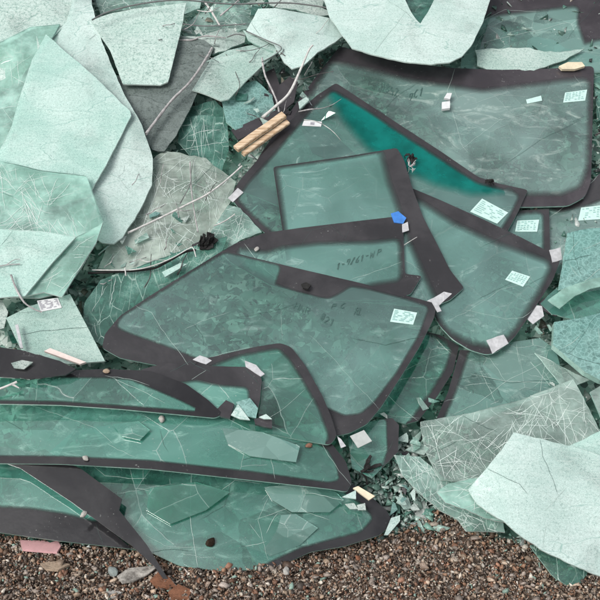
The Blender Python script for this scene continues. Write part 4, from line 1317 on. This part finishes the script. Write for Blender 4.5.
frag('pink rectangle of foam on the gravel under the bottom left windshield', [(20, 540), (58, 541), (61, 546), (57, 552), (22, 549)], .02, 'foam_pink', .008, 'foam_block', 'foam', ground=.018)
frag('flaked white and black leaf shaped chip on the gravel', [(117, 576), (128, 568), (150, 566), (158, 566), (148, 574), (134, 581), (122, 583)], 0, 'shell', .004, 'paint_chip', 'chip', ground=.020)
frag('reddish brown triangular tile scrap on the gravel', [(150, 580), (160, 570), (170, 578), (176, 586), (160, 588)], 0, 'rust', .012, 'tile_scrap', 'tile', ground=.020)
frag('rusty flat tile scrap at the bottom edge', [(168, 592), (178, 584), (192, 590), (188, 598), (172, 599)], 0, 'rust', .012, 'tile_scrap', 'tile', ground=.018)
frag('cream broken chip on the gravel near the bottom left edge', [(100, 592), (112, 590), (122, 592), (116, 597), (104, 598)], 0, 'stone_white_flat', .008, 'paint_chip', 'chip', ground=.016)
frag('tan flat stone flake on the gravel left of the leaf shaped chip', [(40, 563), (55, 561), (70, 564), (58, 570), (46, 569)], 0, 'stone_tan_flat', .007, 'stone_flake', 'stone', ground=.016)

stone('pebble', 'white pebble resting on the middle nested windshield', 'pebble', SHEETS['D2'].at(162, 420, .008), .012, 'stone_white', 3)
stone('pebble', 'pale flat stone on the dark strip of the middle nested windshield', 'pebble', SHEETS['D2'].at(86, 459, .007), .011, 'stone_white', 5, .4)
stone('pebble', 'white stone wedged beside the black pointed strip', 'pebble', SHEETS['D4'].at(84, 515, .008), .011, 'stone_white', 8)
stone('pebble', 'tan pebble on the bowed end of the top nested windshield', 'pebble', SHEETS['D1'].at(107, 372, .007), .011, 'stone_tan', 11)
stone('pebble', 'brown pebble near the right end of the middle nested windshield', 'pebble', SHEETS['D2'].at(309, 446, .007), .011, 'stone_brown', 13)
stone('soil_clod', 'dark round soil clod on the lower edge of the lowest windshield', 'clod', SHEETS['D3'].at(211, 543, .008), .015, 'clod', 17, .9)
stone('pebble', 'tiny white pebble on the arched border of the middle windshield', 'pebble', SHEETS['C5'].at(257, 250, .006), .010, 'stone_white', 19)
stone('pebble', 'large pale stone in the gravel near the bottom centre', 'pebble', on_ground(286, 571, .020), .013, 'stone_white', 23)
stone('pebble', 'orange brown stone in the gravel right of centre', 'pebble', on_ground(358, 558, .026), .010, 'rust', 29)
stone('pebble', 'grey blue flat stone in the gravel left of the leaf shaped chip', 'pebble', on_ground(113, 572, .022), .018, 'stone_grey', 31, .5)

# ---- twigs, wires and planks
rod('twig', 'thick bare grey twig slanting across the dark crazed sheet', 'twig', [(146, 134, .12), (158, 118, .12), (172, 100, .12), (190, 82, .125), (204, 62, .13), (212, 48, .13)], .0075, .006, 'twig')
rod('stick', 'peeled white stick standing by the planks, pointing up', 'stick', [(262, 118, .09), (276, 106, .10), (290, 92, .12), (302, 66, .16), (309, 50, .19), (313, 45, .20)], .0085, .0045, 'twig_pale')
rod('twig', 'thin grey twig curving down left of the white stick', 'twig', [(262, 58, .12), (265, 75, .11), (272, 90, .10), (277, 102, .10), (279, 112, .09)], .0055, .0045, 'twig')
rod('stick', 'long thin pale stick crossing the muddy cracked sheet', 'stick', [(128, 233, .12), (160, 218, .11), (190, 203, .11), (206, 195, .12), (224, 182, .12), (242, 166, .12)], .0055, .004, 'twig_pale', knots=.12)
rod('twig', 'short thin twig hanging down across the muddy sheet', 'twig', [(190, 162, .09), (191, 185, .085), (194, 210, .085), (198, 232, .09)], .0035, .003, 'twig')
rod('wire', 'grey trim wire running across the top of the heap', 'wire', [(92, 20, .17), (108, 12, .165), (140, 4, .165), (180, 0, .16), (230, 4, .13), (290, 3, .12), (340, 10, .1)], .004, .004, 'cable', knots=.03)
rod('wire', 'dark straight wire below the top wire', 'wire', [(176, 23, .10), (205, 26, .10), (246, 24, .11)], .0035, .003, 'cable', knots=.03)
rod('twig', 'short pale twig poking down from the top wires', 'twig', [(205, 2, .12), (213, 14, .12), (220, 26, .10)], .0065, .0045, 'twig_pale')
rod('twig', 'thin slanting twig at the top left of the creased sheet', 'twig', [(220, 16, .10), (232, 6, .12), (246, -6, .12)], .005, .003, 'twig')
rod('twig', 'grey rooty twig along the torn film', 'twig', [(178, 40, .08), (192, 40, .085), (205, 36, .09), (226, 38, .08)], .005, .003, 'twig', knots=.5)
rod('wire', 'brown bent edging wire on the creased sheet flap', 'wire', [(246, 31, .15), (266, 40, .14), (281, 47, .135), (276, 54, .13), (262, 62, .13)], .003, .0025, 'cable', knots=.05)
rod('trim_strip', 'black and white rubber trim strip lying across the left middle', 'trim strip', [(88, 273, .13), (112, 272, .125), (150, 269, .12), (165, 263, .125), (185, 252, .13), (196, 250, .13)], .006, .0055, 'rubber', knots=.1)
rod('wire', 'white wire along the black trim strip', 'wire', [(92, 270, .14), (130, 270, .135), (152, 266, .135), (172, 258, .14), (188, 249, .14), (193, 248, .145), (196, 257, .14)], .003, .0025, 'twig_pale', knots=.05)
rod('twig', 'short white twig crossing the trim strip', 'twig', [(125, 268, .15), (126, 276, .145)], .003, .0025, 'twig_pale')
rod('twig', 'short white stick beside the black plastic lump', 'stick', [(214, 226, .12), (225, 221, .12), (235, 214, .13)], .003, .003, 'twig_pale')
rod('twig', 'grey twig bent down onto the labelled pane', 'twig', [(11, 275, .225), (16, 288, .222), (24, 302, .215), (34, 309, .20), (42, 312, .19)], .005, .0035, 'twig')
rod('twig', 'forked thin grey twig on the mint sheet at the left edge', 'twig', [(-8, 268, .216), (6, 265, .216), (20, 264, .216)], .003, .002, 'twig', forks=[[(6, 265, .216), (14, 260, .22), (20, 259, .22)]])
rod('twig', 'brown white twig on the top nested windshield at the left edge', 'twig', [(-10, 392, .25), (2, 388, .255), (12, 384, .26), (17, 382, .26)], .0065, .005, 'twig_pale', forks=[[(12, 384, .26), (19, 388, .255)]], knots=.4)
rod('twig', 'dark forked twig at the edge of the largest windshield', 'twig', [(596, 135, .09), (608, 128, .08), (620, 120, .08)], .005, .003, 'twig_dark')
rod('stick', 'white splinter lying on the broad dark side of the middle frame', 'stick', [(404, 245, .135), (412, 240, .138), (417, 237, .138)], .002, .0015, 'twig_pale')

rt = random.Random(77)
TW = 'thin loose twigs and wires tangled in the top of the heap'
for (x0, x1, y0, y1), n in (((150, 320, 0, 60), 16), ((120, 235, 170, 262), 9), ((225, 320, 60, 125), 8), ((90, 180, 262, 300), 5)):
    for _ in range(n):
        x, y = rt.uniform(x0, x1), rt.uniform(y0, y1)
        a = rt.gauss(-.35, .6); L_ = rt.uniform(14, 48)
        pts = []
        for q in range(5):
            pts.append((x, y, rt.uniform(.07, .12) + .02 * math.sin(q)))
            a += rt.gauss(0, .25); x += L_ / 4 * math.cos(a); y += L_ / 4 * math.sin(a)
        rod('twig', 'thin loose twig tangled among the broken glass of the upper left', 'twig', pts, rt.uniform(.0018, .0034), .0014, rt.choice(['twig', 'twig_pale', 'cable', 'twig_dark']), TW, knots=.3, sides=6)
def ragged(name, label, cat, px, py, rad, lift, mat, n, seed, wid=.006, curl=1.0, along=(1, 0)):
    """a torn, twisted scrap: thick strips tangled into one body"""
    r = random.Random(seed)
    c = on_heap(px, py, lift)
    vs, fs = [], []
    for i in range(n):
        p = c + Vector((r.uniform(-.4, .4), r.uniform(-.2, .2), r.uniform(-.2, .3))) * rad
        t = Vector((along[0] + r.gauss(0, .8 * curl), r.gauss(0, .4), along[1] + r.gauss(0, .8 * curl))).normalized()
        w_ = wid * r.uniform(.5, 1.5)
        b = len(vs)
        K = 9
        for q in range(K):
            s = t.cross(N0 + Vector((math.sin(q * .6 + i), 0, math.cos(q * .5 + i))) * .6).normalized()
            u = t.cross(s)
            f = w_ * (1 - .6 * abs(q / (K - 1) - .5)) * (1 + .4 * noise.noise(p * 60))
            for a, e in ((-1, -.35), (1, -.35), (1, .35), (-1, .35)):
                vs.append(p + s * f * a + u * f * e)
            p = p + t * (rad * 1.5 / K)
            t = (t + Vector((r.gauss(0, .3), r.gauss(0, .2), r.gauss(0, .3))) * curl).normalized()
        for q in range(K - 1):
            for e in range(4):
                e2 = (e + 1) % 4
                fs.append((b + q * 4 + e, b + q * 4 + e2, b + q * 4 + 4 + e2, b + q * 4 + 4 + e))
        fs += [(b + 3, b + 2, b + 1, b), tuple(b + (K - 1) * 4 + e for e in range(4))]
    return tag(mesh_obj(name, [v - c for v in vs], fs, [M[mat]], None, c, None, False), label, cat)
ragged('plastic_lump', 'crumpled black plastic lump at the end of the trim strip', 'plastic', 202, 247, .040, .105, 'rubber', 12, 4, .009, .35, (.75, .5))
ragged('rubber_scrap', 'dark ragged tuft of rubber in the corner of the teal band', 'rubber', 411, 155, .026, .12, 'rubber', 9, 6, .005, 1.0, (0, -1))
ragged('film_scrap', 'pale shredded film beside the dark tuft', 'film', 410, 167, .022, .128, 'twig', 12, 8, .0018, 1.0, (.6, -.8))
ragged('plastic_clip', 'dark clip at the lower end of the teal band', 'clip', 487, 181, .022, .10, 'rubber', 5, 12, .006, .8, (1, 0))
ragged('rubber_scrap', 'black ragged rubber lump below the grey tag', 'rubber', 364, 471, .035, .09, 'rubber', 8, 16, .006, .5, (1, 0))
ragged('rubber_scrap', 'black rubber scrap right of the largest windshield', 'rubber', 602, 130, .05, .05, 'rubber', 6, 18, .010, .5, (1, -.5))

def plank(label, a, b, w, t, lift):
    """a sawn board from pixel a to pixel b: real box with slightly worn edges"""
    A, B = on_heap(*a, lift), on_heap(*b, lift + .01)
    d = (B - A); L = d.length; d.normalize()
    s = N0.cross(d).normalized(); u = d.cross(s)
    vs, fs = [], []
    K = 10
    for i in range(K + 1):
        p = A + d * (L * i / K)
        c = .003
        for (y, z) in ((-w / 2 + c, -t / 2), (w / 2 - c, -t / 2), (w / 2, -t / 2 + c), (w / 2, t / 2 - c), (w / 2 - c, t / 2), (-w / 2 + c, t / 2), (-w / 2, t / 2 - c), (-w / 2, -t / 2 + c)):
            j = .0015 * noise.noise(p * 30 + Vector((y * 90, z * 90, 0)))
            e = .004 * noise.noise(Vector((y * 200, z * 200, L))) if i in (0, K) else 0
            vs.append(p + s * (y + j) + u * (z + j) + d * e)
    for i in range(K):
        for q in range(8):
            q2 = (q + 1) % 8
            fs.append((i * 8 + q, i * 8 + q2, i * 8 + 8 + q2, i * 8 + 8 + q))
    fs.append(tuple(reversed(range(8)))); fs.append(tuple(range(K * 8, K * 8 + 8)))
    loc = A.copy()
    o = mesh_obj('wooden_plank', [v - loc for v in vs], fs, [M['wood']], None, loc, None, False)
    tag(o, label, 'plank')
plank('upper of two sawn wooden planks by the white stick', (236, 149), (284, 115), .030, .022, .105)
plank('lower thinner wooden plank under the other one', (243, 154), (288, 122), .024, .016, .085)

# loose medium shards in the gaps: copies of a few shapes, each one an object
def shard_mesh(i):
    r = random.Random(50 + i)
    n = r.randint(4, 6)
    a = sorted(r.uniform(0, 6.283) for _ in range(n))
    P = [(math.cos(t) * r.uniform(.5, 1), math.sin(t) * r.uniform(.35, .8)) for t in a]
    vs = [(x * .045, y * .045, .0025) for x, y in P] + [(x * .045, y * .045, -.0025) for x, y in P]
    fs = [tuple(range(n)), tuple(reversed(range(n, 2 * n)))] + [(k, k + n, (k + 1) % n + n, (k + 1) % n) for k in range(n)]
    me = bpy.data.meshes.new('glass_shard')
    me.from_pydata(vs, [], fs)
    return me
SH = []
for i, mt in enumerate(['milky', 'milky_teal', 'pane_green', 'crazed', 'crazed_green', 'frit_slab', 'milky_grey', 'crazed_green']):
    for j in range(3):
        me = shard_mesh(i * 3 + j); me.materials.append(M[mt]); SH.append(me)
rr = random.Random(21)
REG = [((184, 262, 2, 52), 22, 'loose broken glass shard among the wires at the top of the heap'),
       ((100, 226, 205, 268), 22, 'loose broken glass shard on the muddy cracked sheet left of centre'),
       ((84, 160, 262, 330), 14, 'loose broken glass shard beside the black trim strip'),
       ((392, 440, 440, 515), 26, 'loose broken glass shard between the front stack and the white sheets'),
       ((372, 440, 395, 450), 10, 'loose broken glass shard under the tip of the middle windshields'),
       ((240, 330, 70, 135), 16, 'loose broken glass shard around the planks and sticks'),
       ((535, 600, 290, 400), 16, 'loose broken glass shard by the teal sheets at right'),
       ((0, 40, 296, 350), 8, 'loose broken glass shard left of the labelled pane')]
for (x0, x1, y0, y1), n, lb in REG:
    for _ in range(n):
        px, py = rr.uniform(x0, x1), rr.uniform(y0, y1)
        o = bpy.data.objects.new('glass_shard', rr.choice(SH))
        COL.objects.link(o)
        o.location = on_heap(px, py, rr.uniform(.03, .085))
        q = N0.to_track_quat('Z', 'Y').to_matrix() @ Matrix.Rotation(rr.uniform(0, 6.28), 3, 'Z') @ Matrix.Rotation(rr.gauss(0, .35), 3, 'X')
        o.rotation_euler = q.to_euler()
        o.scale = (rr.uniform(.35, 1.1),) * 3
        tag(o, lb, 'glass shard', 'loose glass shards in the gaps')

# ------------------------------------------------------------------ daylight: bright overcast
w = bpy.data.worlds.new('World')
scene.world = w
w.use_nodes = True
nt = w.node_tree
bg = nt.nodes['Background']
sky = nt.nodes.new('ShaderNodeTexSky')
sky.sky_type = 'NISHITA'
sky.sun_disc = False
sky.sun_elevation = math.radians(40)
sky.sun_rotation = math.radians(-142)
sky.air_density = 1.0
sky.dust_density = 3.0
hs = nt.nodes.new('ShaderNodeHueSaturation')
hs.inputs['Saturation'].default_value = .28
nt.links.new(sky.outputs[0], hs.inputs['Color'])
tc = nt.nodes.new('ShaderNodeTexCoord')
cn = nt.nodes.new('ShaderNodeTexNoise')
cn.inputs['Scale'].default_value = 2.6; cn.inputs['Detail'].default_value = 6; cn.inputs['Roughness'].default_value = .6; cn.inputs['Distortion'].default_value = .4
nt.links.new(tc.outputs['Generated'], cn.inputs['Vector'])
cr = nt.nodes.new('ShaderNodeMapRange')
cr.inputs[1].default_value = .36; cr.inputs[2].default_value = .66; cr.inputs[3].default_value = .65; cr.inputs[4].default_value = 1.75
nt.links.new(cn.outputs[0], cr.inputs[0])
cm = nt.nodes.new('ShaderNodeVectorMath'); cm.operation = 'SCALE'
nt.links.new(hs.outputs[0], cm.inputs[0]); nt.links.new(cr.outputs[0], cm.inputs['Scale'])
nt.links.new(cm.outputs[0], bg.inputs[0])
bg.inputs[1].default_value = .13
sd = bpy.data.lights.new('sun', 'SUN')
sd.energy = 2.0
sd.angle = math.radians(28)
sd.color = (1, .96, .91)
so = bpy.data.objects.new('sun', sd)
COL.objects.link(so)
az, el = math.radians(-142), math.radians(40)
dirv = Vector((math.sin(az) * math.cos(el), math.cos(az) * math.cos(el), math.sin(el)))
so.rotation_euler = dirv.to_track_quat('Z', 'Y').to_euler()
so.location = (0, 0, 6)

vs_ = scene.view_settings
vs_.view_transform = 'Standard'
vs_.look = 'None'
vs_.exposure = .06
vs_.gamma = 1
vs_.use_curve_mapping = False
scene.cycles.max_bounces = 4
scene.cycles.diffuse_bounces = 2
scene.cycles.glossy_bounces = 2
scene.cycles.transparent_max_bounces = 14
scene.cycles.use_adaptive_sampling = True
scene.cycles.adaptive_threshold = .02
scene.cycles.adaptive_min_samples = 16
for _k, _m in M.items():
    if _k.startswith('milky'): _m.use_transparent_shadow = False
scene.cycles.use_denoising = True
